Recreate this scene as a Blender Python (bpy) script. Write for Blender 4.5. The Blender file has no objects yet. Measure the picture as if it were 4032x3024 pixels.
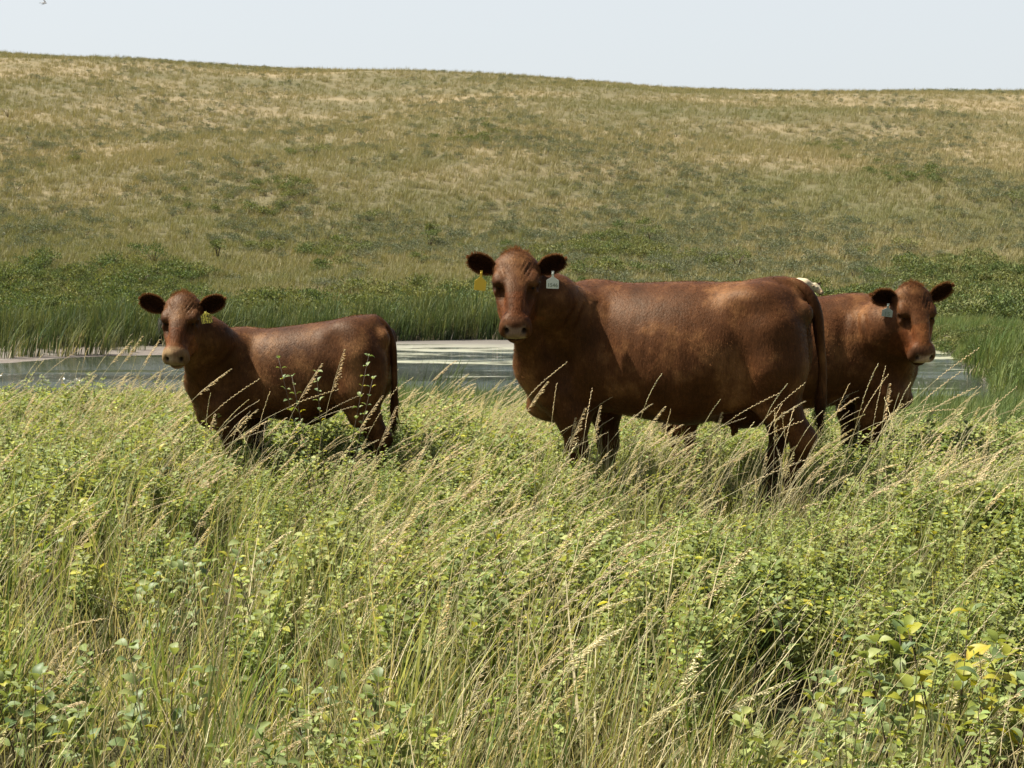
import bpy, math, random
import numpy as np
from mathutils import Vector, Matrix
random.seed(7); RNG = np.random.default_rng(11)
R = math.radians
S = bpy.context.scene
COL = S.collection

# ------------------------------------------------------------------ camera, sky, sun, exposure
FPX = 5600.0 / 4032.0
cam = bpy.data.cameras.new('camera'); cam.sensor_width = 36.0; cam.lens = 36.0 * FPX
cam.clip_start = 0.05; cam.clip_end = 3000
camo = bpy.data.objects.new('camera', cam); COL.objects.link(camo); S.camera = camo
CAMH = 1.6; PITCH = math.atan((1512 - 920) / 5600.0)
camo.location = (0, 0, CAMH); camo.rotation_euler = (R(90) - PITCH, 0, 0)
SUN_EL, SUN_AZ = R(57), R(-77)           # azimuth from +Y towards +X
sund = Vector((math.cos(SUN_EL) * math.sin(SUN_AZ), math.cos(SUN_EL) * math.cos(SUN_AZ), math.sin(SUN_EL)))
W = bpy.data.worlds.new('World'); S.world = W; W.use_nodes = True
nt = W.node_tree; nt.nodes.clear()
sky = nt.nodes.new('ShaderNodeTexSky'); sky.sky_type = 'NISHITA'; sky.sun_disc = False
sky.sun_elevation = SUN_EL; sky.sun_rotation = SUN_AZ; sky.air_density = 1.0; sky.dust_density = 5.0; sky.ozone_density = 1.0
bg = nt.nodes.new('ShaderNodeBackground'); bg.inputs[1].default_value = 0.06
wo = nt.nodes.new('ShaderNodeOutputWorld')
# summer haze: a milky veil, thick at the horizon and thinning towards the zenith, the same all round
tcw = nt.nodes.new('ShaderNodeTexCoord'); spw = nt.nodes.new('ShaderNodeSeparateXYZ'); nt.links.new(tcw.outputs['Generated'], spw.inputs[0])
mrw = nt.nodes.new('ShaderNodeMapRange'); mrw.inputs[1].default_value = 0.16; mrw.inputs[2].default_value = 0.34; mrw.inputs[3].default_value = 0.82; mrw.inputs[4].default_value = 0.0
nt.links.new(spw.outputs['Z'], mrw.inputs[0])
veil = nt.nodes.new('ShaderNodeMix'); veil.data_type = 'RGBA'; veil.inputs[7].default_value = (5.75, 6.1, 6.3, 1)
nt.links.new(mrw.outputs[0], veil.inputs[0]); nt.links.new(sky.outputs[0], veil.inputs[6])
nt.links.new(veil.outputs[2], bg.inputs[0]); nt.links.new(bg.outputs[0], wo.inputs[0])
sl = bpy.data.lights.new('sun', 'SUN'); sl.energy = 5.0; sl.angle = R(0.6); sl.color = (1.0, 0.95, 0.86)
so = bpy.data.objects.new('sun', sl); COL.objects.link(so)
so.rotation_euler = sund.to_track_quat('Z', 'Y').to_euler()
S.view_settings.view_transform = 'Standard'; S.view_settings.look = 'None'
S.view_settings.exposure = 1.3; S.view_settings.gamma = 1.0
S.view_settings.use_curve_mapping = False
S.render.engine = 'CYCLES'
S.cycles.max_bounces = 6; S.cycles.diffuse_bounces = 3; S.cycles.transmission_bounces = 4; S.cycles.glossy_bounces = 2

# ------------------------------------------------------------------ helpers
def tag(o, label=None, cat=None, group=None, kind=None):
    if label: o['label'] = label
    if cat: o['category'] = cat
    if group: o['group'] = group
    if kind: o['kind'] = kind
    return o

def link(o, parent=None):
    COL.objects.link(o)
    if parent is not None: o.parent = parent
    return o

def empty(name, loc=(0, 0, 0), rz=0.0):
    o = bpy.data.objects.new(name, None); o.empty_display_size = 0.1
    o.location = loc; o.rotation_euler = (0, 0, rz); COL.objects.link(o)
    return o

class PM:
    """collects polygons with a colour per vertex and a material per face"""
    def __init__(s): s.v = []; s.f = []; s.c = []; s.m = []
    def add(s, vs, fs, col, mi=0):
        b = len(s.v); s.v += [tuple(p) for p in vs]
        if isinstance(col, tuple): s.c += [col] * len(vs)
        else: s.c += col
        s.f += [tuple(i + b for i in f) for f in fs]; s.m += [mi] * len(fs)
    def mesh(s, name, mats, smooth=True):
        me = bpy.data.meshes.new(name); me.from_pydata(s.v, [], s.f)
        for m in mats: me.materials.append(m)
        me.polygons.foreach_set('material_index', s.m)
        me.polygons.foreach_set('use_smooth', [smooth] * len(s.f))
        a = me.color_attributes.new('tint', 'FLOAT_COLOR', 'POINT')
        a.data.foreach_set('color', np.array([(c[0], c[1], c[2], 1.0) for c in s.c], dtype=np.float32).ravel())
        me.update(); return me
    def obj(s, name, mats, parent=None, smooth=True):
        return link(bpy.data.objects.new(name, s.mesh(name, mats, smooth)), parent)

def tube(pm, pts, rads, n, col, mi=0, cap=True):
    pts = [Vector(p) for p in pts]; vs = []; fs = []
    up = Vector((0.3, 0.9, 0.1)).normalized()
    for i, p in enumerate(pts):
        t = (pts[min(i + 1, len(pts) - 1)] - pts[max(i - 1, 0)]).normalized()
        a = t.cross(up)
        if a.length < 1e-3: a = t.cross(Vector((1, 0, 0)))
        a.normalize(); b = t.cross(a)
        for k in range(n):
            q = 2 * math.pi * k / n
            vs.append(p + (a * math.cos(q) + b * math.sin(q)) * rads[i])
    for i in range(len(pts) - 1):
        for k in range(n):
            k2 = (k + 1) % n
            fs.append((i * n + k, i * n + k2, (i + 1) * n + k2, (i + 1) * n + k))
    if cap:
        fs.append(tuple(range(n))[::-1]); fs.append(tuple((len(pts) - 1) * n + k for k in range(n)))
    pm.add(vs, fs, col, mi)

def N(tree, t, **kw):
    n = tree.nodes.new(t)
    for k, v in kw.items(): setattr(n, k, v)
    return n

def newmat(name):
    m = bpy.data.materials.new(name); m.use_nodes = True; m.node_tree.nodes.clear(); return m

def noise_np(x, y, f, seed=0):
    """smooth value noise -1..1"""
    x = np.asarray(x, dtype=np.float64) * f + seed * 17.3; y = np.asarray(y, dtype=np.float64) * f + seed * 5.1
    xi = np.floor(x); yi = np.floor(y); u = x - xi; v = y - yi
    u = u * u * (3 - 2 * u); v = v * v * (3 - 2 * v)
    def h(a, b):
        q = np.sin(a * 127.1 + b * 311.7 + seed * 74.7) * 43758.5453
        return q - np.floor(q)
    return 2 * ((h(xi, yi) * (1 - u) + h(xi + 1, yi) * u) * (1 - v) + (h(xi, yi + 1) * (1 - u) + h(xi + 1, yi + 1) * u) * v) - 1

def sstep(a, b, x):
    t = np.clip((np.asarray(x, dtype=np.float64) - a) / (b - a), 0, 1); return t * t * (3 - 2 * t)

def at_px(px, py, Y):      # point seen at a pixel of the photograph, Y metres off
    c, s = math.cos(PITCH), math.sin(PITCH); d = ((px - 2016) / 5600, c - (py - 1512) / 5600 * s, -s - (py - 1512) / 5600 * c)
    return np.array([d[0] / d[1] * Y, Y, CAMH + d[2] / d[1] * Y])

# ------------------------------------------------------------------ terrain
WATER = -1.75
ETOP_X = [-1.2, -.36, -.262, -.181, -.11, -.012, .024, .104, .176, .229, .283, .36, 1.2]
ETOP_E = [.146, .1246, .1176, .1113, .1091, .1079, .1055, .0994, .0968, .0965, .0967, .0958, .079]
DSH_X = [-2, -.36, -.30, -.25, -.2, -.13, -.07, 0, .2, .27, .30, .325, .345, .4, 2]
DSH_D = [36, 36.6, 38.0, 39.5, 40.5, 43, 44.7, 45.2, 45.5, 45.0, 41, 35, 28.5, 27.5, 26]
NY = [-400, -40, 0, 8, 9, 10, 12, 14, 18, 23, 30]
NZ = [3.0, .6, .05, 0, -.08, -.16, -.34, -.58, -1.1, -1.74, -2.4]
def terrain(x, y):
    x = np.asarray(x, dtype=np.float64); y = np.asarray(y, dtype=np.float64)
    yy = np.maximum(y, 1.0); xr = x / np.maximum(y, 6.0)
    near = (np.interp(y - .5, NY, NZ) + np.interp(y + .5, NY, NZ) + np.interp(y, NY, NZ)) / 3
    side = sstep(7.5, 12, y) * (1 - sstep(16, 22, y))
    near = near - .07 * np.clip(x - 1.2, 0, 4) * side + .05 * np.clip(-x - .5, 0, 3) * side
    near = near + .02 * noise_np(x, y, .9, 1) * (1 - sstep(20, 24, y))
    etop = np.interp(xr, ETOP_X, ETOP_E)
    u = (y - 45.0) / 195.0
    e = -.0745 + (etop + .0745) * np.where(u > 1, 1 - (u - 1) ** 2 * 1.2, u * (2 - u))
    e = np.where(u < 0, -.0745, e); e = np.maximum(e, -.02 * 0 - .0745)
    bump = (noise_np(x - .6 * y, y + .2 * x, .022, 3) * 1.7 + noise_np(x - .5 * y, y, .05, 4) * .75 + noise_np(x, y, .16, 5) * .12) * sstep(50, 90, y)
    hill = 1.6 + yy * e + bump * (1 - .75 * sstep(190, 240, y))
    hill = np.where(y > 300, np.maximum(hill, np.minimum(14, hill + 0 * y)), hill)
    dsh = np.interp(xr, DSH_X, DSH_D)
    rise = np.interp(xr, [-.3, -.05, .25, .33], [.012, .05, .09, .10])
    cap = np.interp(xr, [-.3, -.05, .3, .34], [.05, .12, .35, .30])
    q = y - dsh + .5 * noise_np(x, y, .5, 6) + 1.0 * noise_np(x, y, .18, 16)
    shore = WATER + np.where(q > 0, np.minimum(q * rise, cap), np.maximum(q * .12, -.8))
    shore = shore + np.where(q > 1, .06 * noise_np(x, y, 1.1, 7), 0) * np.interp(xr, [-.2, .1], [.2, 1])
    far = np.where(y > 24, shore + np.maximum(hill - WATER, 0) * (y > 45), -9)
    return np.maximum(near, far)

def grid_mesh(name, xs, ys, mat):
    X, Y = np.meshgrid(xs, ys); Z = terrain(X, Y)
    co = np.stack([X, Y, Z], -1).reshape(-1, 3); nx, ny = len(xs), len(ys)
    i = np.arange((ny - 1) * (nx - 1)); r = i // (nx - 1); c = i % (nx - 1); a = r * nx + c
    f = np.stack([a, a + 1, a + nx + 1, a + nx], -1)
    me = bpy.data.meshes.new(name); me.vertices.add(len(co)); me.vertices.foreach_set('co', co.ravel())
    me.loops.add(f.size); me.loops.foreach_set('vertex_index', f.ravel().astype(np.int32))
    me.polygons.add(len(f)); me.polygons.foreach_set('loop_start', np.arange(len(f), dtype=np.int32) * 4)
    me.polygons.foreach_set('use_smooth', np.ones(len(f), dtype=bool))
    me.materials.append(mat); me.update(); me.validate()
    return link(bpy.data.objects.new(name, me))

def dry_group():
    """dryness 0 (lush green) .. 1 (straw) from the place in the world, shared by soil and plants"""
    g = bpy.data.node_groups.new('dryness', 'ShaderNodeTree')
    g.interface.new_socket('Dry', in_out='OUTPUT', socket_type='NodeSocketFloat')
    g.interface.new_socket('Patch', in_out='OUTPUT', socket_type='NodeSocketFloat')
    o = N(g, 'NodeGroupOutput'); geo = N(g, 'ShaderNodeNewGeometry'); sep = N(g, 'ShaderNodeSeparateXYZ')
    L = g.links.new; L(geo.outputs['Position'], sep.inputs[0])
    mp = N(g, 'ShaderNodeMapping'); L(geo.outputs['Position'], mp.inputs[0])
    mp.inputs['Scale'].default_value = (.022, .05, .05); mp.inputs['Rotation'].default_value = (0, 0, R(28))
    n1 = N(g, 'ShaderNodeTexNoise'); n1.inputs['Scale'].default_value = 1.0; n1.inputs['Detail'].default_value = 5; n1.inputs['Roughness'].default_value = .6
    L(mp.outputs[0], n1.inputs['Vector'])
    n2 = N(g, 'ShaderNodeTexNoise'); n2.inputs['Scale'].default_value = .16; n2.inputs['Detail'].default_value = 4
    L(geo.outputs['Position'], n2.inputs['Vector'])
    mr = N(g, 'ShaderNodeMapRange'); L(sep.outputs['Z'], mr.inputs[0])
    mr.inputs[1].default_value = -1.5; mr.inputs[2].default_value = 10.0; mr.inputs[3].default_value = -.15; mr.inputs[4].default_value = .015
    a = N(g, 'ShaderNodeMath', operation='ADD'); L(n1.outputs[0], a.inputs[0]); L(mr.outputs[0], a.inputs[1])
    b = N(g, 'ShaderNodeMath', operation='MULTIPLY_ADD'); L(n2.outputs[0], b.inputs[0]); b.inputs[1].default_value = .35; L(a.outputs[0], b.inputs[2])
    c = N(g, 'ShaderNodeMapRange'); L(b.outputs[0], c.inputs[0]); c.inputs[1].default_value = .46; c.inputs[2].default_value = .88
    L(c.outputs[0], o.inputs[0]); L(n2.outputs[0], o.inputs[1])
    return g
DRY = dry_group()

def ground_material():
    m = newmat('dry_soil_and_turf'); t = m.node_tree; L = t.links.new
    out = N(t, 'ShaderNodeOutputMaterial'); bs = N(t, 'ShaderNodeBsdfPrincipled'); L(bs.outputs[0], out.inputs[0])
    bs.inputs['Roughness'].default_value = .95; bs.inputs['Specular IOR Level'].default_value = .1
    d = N(t, 'ShaderNodeGroup'); d.node_tree = DRY
    geo = N(t, 'ShaderNodeNewGeometry')
    f = N(t, 'ShaderNodeTexNoise'); f.inputs['Scale'].default_value = 2.2; f.inputs['Detail'].default_value = 8; f.inputs['Roughness'].default_value = .75
    L(geo.outputs['Position'], f.inputs['Vector'])
    cr = N(t, 'ShaderNodeValToRGB'); cr.color_ramp.elements[0].color = (.08, .078, .036, 1); cr.color_ramp.elements[1].color = (.22, .175, .10, 1)
    e = cr.color_ramp.elements.new(.5); e.color = (.115, .10, .052, 1)
    ad = N(t, 'ShaderNodeMath', operation='MULTIPLY_ADD'); L(f.outputs[0], ad.inputs[0]); ad.inputs[1].default_value = .9
    sb = N(t, 'ShaderNodeMath', operation='SUBTRACT'); L(d.outputs[0], sb.inputs[0]); sb.inputs[1].default_value = .42
    L(sb.outputs[0], ad.inputs[2]); L(ad.outputs[0], cr.inputs[0])
    # grey mud close to the water level
    sep = N(t, 'ShaderNodeSeparateXYZ'); L(geo.outputs['Position'], sep.inputs[0])
    mr = N(t, 'ShaderNodeMapRange'); L(sep.outputs['Z'], mr.inputs[0]); mr.inputs[1].default_value = WATER + .035; mr.inputs[2].default_value = WATER + .09
    mr.inputs[3].default_value = 1; mr.inputs[4].default_value = 0
    mud = N(t, 'ShaderNodeValToRGB'); mud.color_ramp.elements[0].color = (.12, .10, .082, 1); mud.color_ramp.elements[0].position = .35
    mud.color_ramp.elements[1].color = (.16, .145, .125, 1); mud.color_ramp.elements[1].position = .7
    L(f.outputs[0], mud.inputs[0])
    mx = N(t, 'ShaderNodeMix', data_type='RGBA'); L(mr.outputs[0], mx.inputs[0]); L(cr.outputs[0], mx.inputs[6]); L(mud.outputs[0], mx.inputs[7])
    L(mx.outputs[2], bs.inputs['Base Color'])
    bp = N(t, 'ShaderNodeBump'); bp.inputs['Strength'].default_value = .6; bp.inputs['Distance'].default_value = .15
    L(f.outputs[0], bp.inputs['Height']); L(bp.outputs[0], bs.inputs['Normal'])
    return m

def plant_mat(name, green, straw, bias=0.0, gain=1.0, transl=.35, rough=.6, follow=.6, rnd=.5, spec=.25):
    """leaf/blade material: tint attribute x (green..straw by place, by plant)"""
    m = newmat(name); t = m.node_tree; L = t.links.new
    out = N(t, 'ShaderNodeOutputMaterial')
    d = N(t, 'ShaderNodeGroup'); d.node_tree = DRY
    oi = N(t, 'ShaderNodeObjectInfo'); at = N(t, 'ShaderNodeAttribute'); at.attribute_name = 'tint'
    a = N(t, 'ShaderNodeMath', operation='MULTIPLY_ADD'); L(d.outputs[0], a.inputs[0]); a.inputs[1].default_value = follow; a.inputs[2].default_value = bias - rnd / 2
    b = N(t, 'ShaderNodeMath', operation='MULTIPLY_ADD'); L(oi.outputs['Random'], b.inputs[0]); b.inputs[1].default_value = rnd; L(a.outputs[0], b.inputs[2]); b.use_clamp = True
    mx = N(t, 'ShaderNodeMix', data_type='RGBA'); L(b.outputs[0], mx.inputs[0]); mx.inputs[6].default_value = (*green, 1); mx.inputs[7].default_value = (*straw, 1)
    mu = N(t, 'ShaderNodeMix', data_type='RGBA', blend_type='MULTIPLY'); mu.inputs[0].default_value = 1
    L(mx.outputs[2], mu.inputs[6]); L(at.outputs['Color'], mu.inputs[7])
    bs = N(t, 'ShaderNodeBsdfPrincipled'); bs.inputs['Roughness'].default_value = rough; bs.inputs['Specular IOR Level'].default_value = spec
    L(mu.outputs[2], bs.inputs['Base Color'])
    tr = N(t, 'ShaderNodeBsdfTranslucent')
    ty = N(t, 'ShaderNodeMix', data_type='RGBA', blend_type='MULTIPLY'); ty.inputs[0].default_value = 1; ty.inputs[7].default_value = (1.25, 1.2, .6, 1)
    L(mu.outputs[2], ty.inputs[6]); L(ty.outputs[2], tr.inputs[0])
    ms = N(t, 'ShaderNodeMixShader'); ms.inputs[0].default_value = transl
    L(bs.outputs[0], ms.inputs[1]); L(tr.outputs[0], ms.inputs[2]); L(ms.outputs[0], out.inputs[0])
    return m

def water_material():
    m = newmat('pond_water'); t = m.node_tree; L = t.links.new
    out = N(t, 'ShaderNodeOutputMaterial'); geo = N(t, 'ShaderNodeNewGeometry'); sep = N(t, 'ShaderNodeSeparateXYZ'); L(geo.outputs['Position'], sep.inputs[0])
    w = N(t, 'ShaderNodeBsdfPrincipled'); w.inputs['Base Color'].default_value = (.028, .036, .024, 1); w.inputs['Roughness'].default_value = .06
    w.inputs['IOR'].default_value = 1.38; w.inputs['Specular IOR Level'].default_value = .7
    mp = N(t, 'ShaderNodeMapping'); L(geo.outputs['Position'], mp.inputs[0]); mp.inputs['Scale'].default_value = (3.0, 7.0, 1)
    rp = N(t, 'ShaderNodeTexNoise'); rp.inputs['Scale'].default_value = 1.6; rp.inputs['Detail'].default_value = 4; L(mp.outputs[0], rp.inputs['Vector'])
    # wind-ruffled lane nearer the shore, calmer water beyond
    ln = N(t, 'ShaderNodeTexNoise'); ln.inputs['Scale'].default_value = .10; L(geo.outputs['Position'], ln.inputs['Vector'])
    ly = N(t, 'ShaderNodeMath', operation='MULTIPLY_ADD'); L(ln.outputs[0], ly.inputs[0]); ly.inputs[1].default_value = 3.0; L(sep.outputs['Y'], ly.inputs[2])
    lm = N(t, 'ShaderNodeMapRange'); L(ly.outputs[0], lm.inputs[0]); lm.inputs[1].default_value = 35.0; lm.inputs[2].default_value = 36.4; lm.inputs[3].default_value = 1.0; lm.inputs[4].default_value = .06
    lx = N(t, 'ShaderNodeMapRange'); L(sep.outputs['X'], lx.inputs[0]); lx.inputs[1].default_value = -7.0; lx.inputs[2].default_value = -3.0; lx.inputs[3].default_value = 1.0; lx.inputs[3].default_value = 0.0; lx.inputs[4].default_value = .8
    ll = N(t, 'ShaderNodeMath', operation='MULTIPLY'); lb = N(t, 'ShaderNodeMath', operation='ADD'); L(lm.outputs[0], lb.inputs[0]); L(lx.outputs[0], lb.inputs[1]); lb.use_clamp = True; L(lb.outputs[0], ll.inputs[0])
    pm2 = N(t, 'ShaderNodeMapping'); L(geo.outputs['Position'], pm2.inputs[0]); pm2.inputs['Scale'].default_value = (.10, .55, 1)
    pn = N(t, 'ShaderNodeTexNoise'); pn.inputs['Scale'].default_value = 1.0; pn.inputs['Detail'].default_value = 5; L(pm2.outputs[0], pn.inputs['Vector'])
    pr = N(t, 'ShaderNodeMapRange'); L(pn.outputs[0], pr.inputs[0]); pr.inputs[1].default_value = .42; pr.inputs[2].default_value = .52; pr.inputs[3].default_value = .12; pr.inputs[4].default_value = 1.0
    bp = N(t, 'ShaderNodeBump'); bp.inputs['Distance'].default_value = .34; L(pr.outputs[0], ll.inputs[1]); L(ll.outputs[0], bp.inputs['Strength']); L(rp.outputs[0], bp.inputs['Height'])
    L(bp.outputs[0], w.inputs['Normal'])
    # algae scum, in torn mats drawn out across the wind
    m2 = N(t, 'ShaderNodeMapping'); L(geo.outputs['Position'], m2.inputs[0]); m2.inputs['Scale'].default_value = (.28, 1.1, 1)
    s1 = N(t, 'ShaderNodeTexNoise'); s1.inputs['Scale'].default_value = 1.0; s1.inputs['Detail'].default_value = 9; s1.inputs['Roughness'].default_value = .68; L(m2.outputs[0], s1.inputs['Vector'])
    my = N(t, 'ShaderNodeMapRange'); L(sep.outputs['Y'], my.inputs[0]); my.inputs[1].default_value = 33.0; my.inputs[2].default_value = 44.5; my.inputs[3].default_value = -.10; my.inputs[4].default_value = .16
    mxx = N(t, 'ShaderNodeMapRange'); L(sep.outputs['X'], mxx.inputs[0]); mxx.inputs[1].default_value = -11.0; mxx.inputs[2].default_value = -5.0; mxx.inputs[3].default_value = -.28; mxx.inputs[4].default_value = 0
    a1 = N(t, 'ShaderNodeMath', operation='ADD'); L(s1.outputs[0], a1.inputs[0]); L(my.outputs[0], a1.inputs[1])
    a2 = N(t, 'ShaderNodeMath', operation='ADD'); L(a1.outputs[0], a2.inputs[0]); L(mxx.outputs[0], a2.inputs[1])
    mk = N(t, 'ShaderNodeMapRange'); L(a2.outputs[0], mk.inputs[0]); mk.inputs[1].default_value = .50; mk.inputs[2].default_value = .60
    sc = N(t, 'ShaderNodeBsdfPrincipled'); sc.inputs['Roughness'].default_value = .45
    cr = N(t, 'ShaderNodeValToRGB'); cr.color_ramp.elements[0].color = (.25, .25, .16, 1); cr.color_ramp.elements[0].position = .40
    cr.color_ramp.elements[1].color = (.13, .118, .10, 1); cr.color_ramp.elements[1].position = .84
    e = cr.color_ramp.elements.new(.66); e.color = (.24, .235, .17, 1)
    yc = N(t, 'ShaderNodeMapRange'); L(sep.outputs['Y'], yc.inputs[0]); yc.inputs[1].default_value = 38.5; yc.inputs[2].default_value = 45.5; yc.inputs[3].default_value = 0; yc.inputs[4].default_value = .62
    yd = N(t, 'ShaderNodeMath', operation='MULTIPLY_ADD'); L(s1.outputs[0], yd.inputs[0]); yd.inputs[1].default_value = .7; L(yc.outputs[0], yd.inputs[2])
    L(yd.outputs[0], cr.inputs[0]); L(cr.outputs[0], sc.inputs['Base Color'])
    ms = N(t, 'ShaderNodeMixShader'); L(mk.outputs[0], ms.inputs[0]); L(w.outputs[0], ms.inputs[1]); L(sc.outputs[0], ms.inputs[2]); L(ms.outputs[0], out.inputs[0])
    return m

xs = np.unique(np.concatenate([np.linspace(-420, -60, 40), np.linspace(-60, 60, 241), np.linspace(-7, 7, 90), np.linspace(60, 420, 40)]))
ys = np.unique(np.concatenate([np.linspace(-250, -6, 30), np.linspace(-6, 24, 121), np.linspace(24, 60, 120), np.linspace(60, 250, 191), np.linspace(250, 700, 50)]))
ground = tag(grid_mesh('ground', xs, ys, ground_material()), 'rolling prairie ground running down to a pond and up a long grassy hill', kind='structure')
wm = PM()
wx = [-150, -60, -25, 0, 25, 60, 150]
vsw = [(x, y, WATER) for y in (19, 46.8) for x in wx]
wm.add(vsw, [(i, i + 1, i + 8, i + 7) for i in range(6)], (1., 1., 1.))
pond = tag(wm.obj('pond_water', [water_material()]), 'shallow pond with pale algae mats on its surface', kind='structure')

# ------------------------------------------------------------------ scatter
def scatter(name, pos, rot, scl, idx, protos, label, cat=None):
    src = bpy.data.collections.new(name + '_forms')
    for i, (pmx, mats) in enumerate(protos):
        nm = '%s_form_%02d' % (name, i)
        src.objects.link(bpy.data.objects.new(nm, pmx.mesh(nm, mats)))
    me = bpy.data.meshes.new(name); n = len(pos)
    me.vertices.add(n); me.vertices.foreach_set('co', np.asarray(pos, dtype=np.float32).ravel())
    a = me.attributes.new('rot', 'FLOAT_VECTOR', 'POINT'); a.data.foreach_set('vector', np.asarray(rot, dtype=np.float32).ravel())
    a = me.attributes.new('scl', 'FLOAT', 'POINT'); a.data.foreach_set('value', np.asarray(scl, dtype=np.float32))
    a = me.attributes.new('idx', 'INT', 'POINT'); a.data.foreach_set('value', np.asarray(idx, dtype=np.int32))
    g = bpy.data.node_groups.new(name, 'GeometryNodeTree'); L = g.links.new
    g.interface.new_socket('Geometry', in_out='INPUT', socket_type='NodeSocketGeometry')
    g.interface.new_socket('Geometry', in_out='OUTPUT', socket_type='NodeSocketGeometry')
    gi = N(g, 'NodeGroupInput'); go = N(g, 'NodeGroupOutput'); ip = N(g, 'GeometryNodeInstanceOnPoints')
    ci = N(g, 'GeometryNodeCollectionInfo'); ci.inputs['Collection'].default_value = src
    ci.inputs['Separate Children'].default_value = True; ci.inputs['Reset Children'].default_value = True
    def na(nm, ty):
        q = N(g, 'GeometryNodeInputNamedAttribute', data_type=ty); q.inputs['Name'].default_value = nm; return q.outputs[0]
    L(gi.outputs[0], ip.inputs['Points']); L(ci.outputs[0], ip.inputs['Instance']); ip.inputs['Pick Instance'].default_value = True
    L(na('idx', 'INT'), ip.inputs['Instance Index']); L(na('scl', 'FLOAT'), ip.inputs['Scale'])
    e2r = N(g, 'FunctionNodeEulerToRotation'); L(na('rot', 'FLOAT_VECTOR'), e2r.inputs[0]); L(e2r.outputs[0], ip.inputs['Rotation'])
    L(ip.outputs[0], go.inputs[0])
    o = link(bpy.data.objects.new(name, me)); md = o.modifiers.new('plants', 'NODES'); md.node_group = g
    return tag(o, label, cat, kind='stuff')

def mul(c, k): return (c[0] * k, c[1] * k, c[2] * k)
def jit(k=.2): 
    a = random.uniform(1 - k, 1 + k); return (a * random.uniform(.94, 1.06), a, a * random.uniform(.85, 1.1))

def blade(pm, root, az, length, lean, droop, w, col, segs=4, wind=0.0, mi=0):
    """a tapering, folded ribbon"""
    p = Vector(root); d = Vector((math.sin(lean) * math.cos(az) + wind * .5, math.sin(lean) * math.sin(az), math.cos(lean))).normalized()
    side = Vector((-math.sin(az), math.cos(az), 0)); vs = []; st = length / segs
    ax = Vector((math.cos(az) * .6 + wind, math.sin(az) * .6, -.55 * droop)).normalized()
    for i in range(segs + 1):
        k = i / segs; ww = w * (1 - k ** 2.2) * (.55 + .45 * min(1, k * 4)) + .0002
        vs += [p - side * ww, p + side * ww]
        p = p + d * st; d = (d + ax * droop * (.35 + k) * 1.3 / segs).normalized()
    pm.add(vs, [(2 * i, 2 * i + 1, 2 * i + 3, 2 * i + 2) for i in range(segs)], col, mi)

def leaf(pm, p, d, nrm, ln, wd, col, mi=0, fold=.25):
    d = d.normalized(); s = d.cross(nrm)
    if s.length < 1e-4: s = d.cross(Vector((.3, .2, 1)))
    s.normalize(); n = s.cross(d).normalized(); c = Vector(p)
    v = [c, c + d * ln * .35 + s * wd * .5 + n * wd * fold, c + d * ln * .75 + s * wd * .38 + n * wd * fold * .5, c + d * ln - n * ln * .12,
         c + d * ln * .75 - s * wd * .38 + n * wd * fold * .5, c + d * ln * .35 - s * wd * .5 + n * wd * fold]
    pm.add(v, [(0, 1, 2, 3), (0, 3, 4, 5)], col, mi)

def spikelet(pm, p, d, ln, wd, col, mi=0):
    d = Vector(d).normalized(); a = d.cross(Vector((.1, 1, .2))).normalized(); b = d.cross(a); c = Vector(p); m = c + d * ln * .45
    v = [c, m + a * wd, m + b * wd, m - a * wd, m - b * wd, c + d * ln]
    pm.add(v, [(0, 1, 2), (0, 2, 3), (0, 3, 4), (0, 4, 1), (5, 2, 1), (5, 3, 2), (5, 4, 3), (5, 1, 4)], col, mi)

def bez(p0, p1, p2, t): return p0 * (1 - t) ** 2 + p1 * 2 * t * (1 - t) + p2 * t * t

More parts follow.
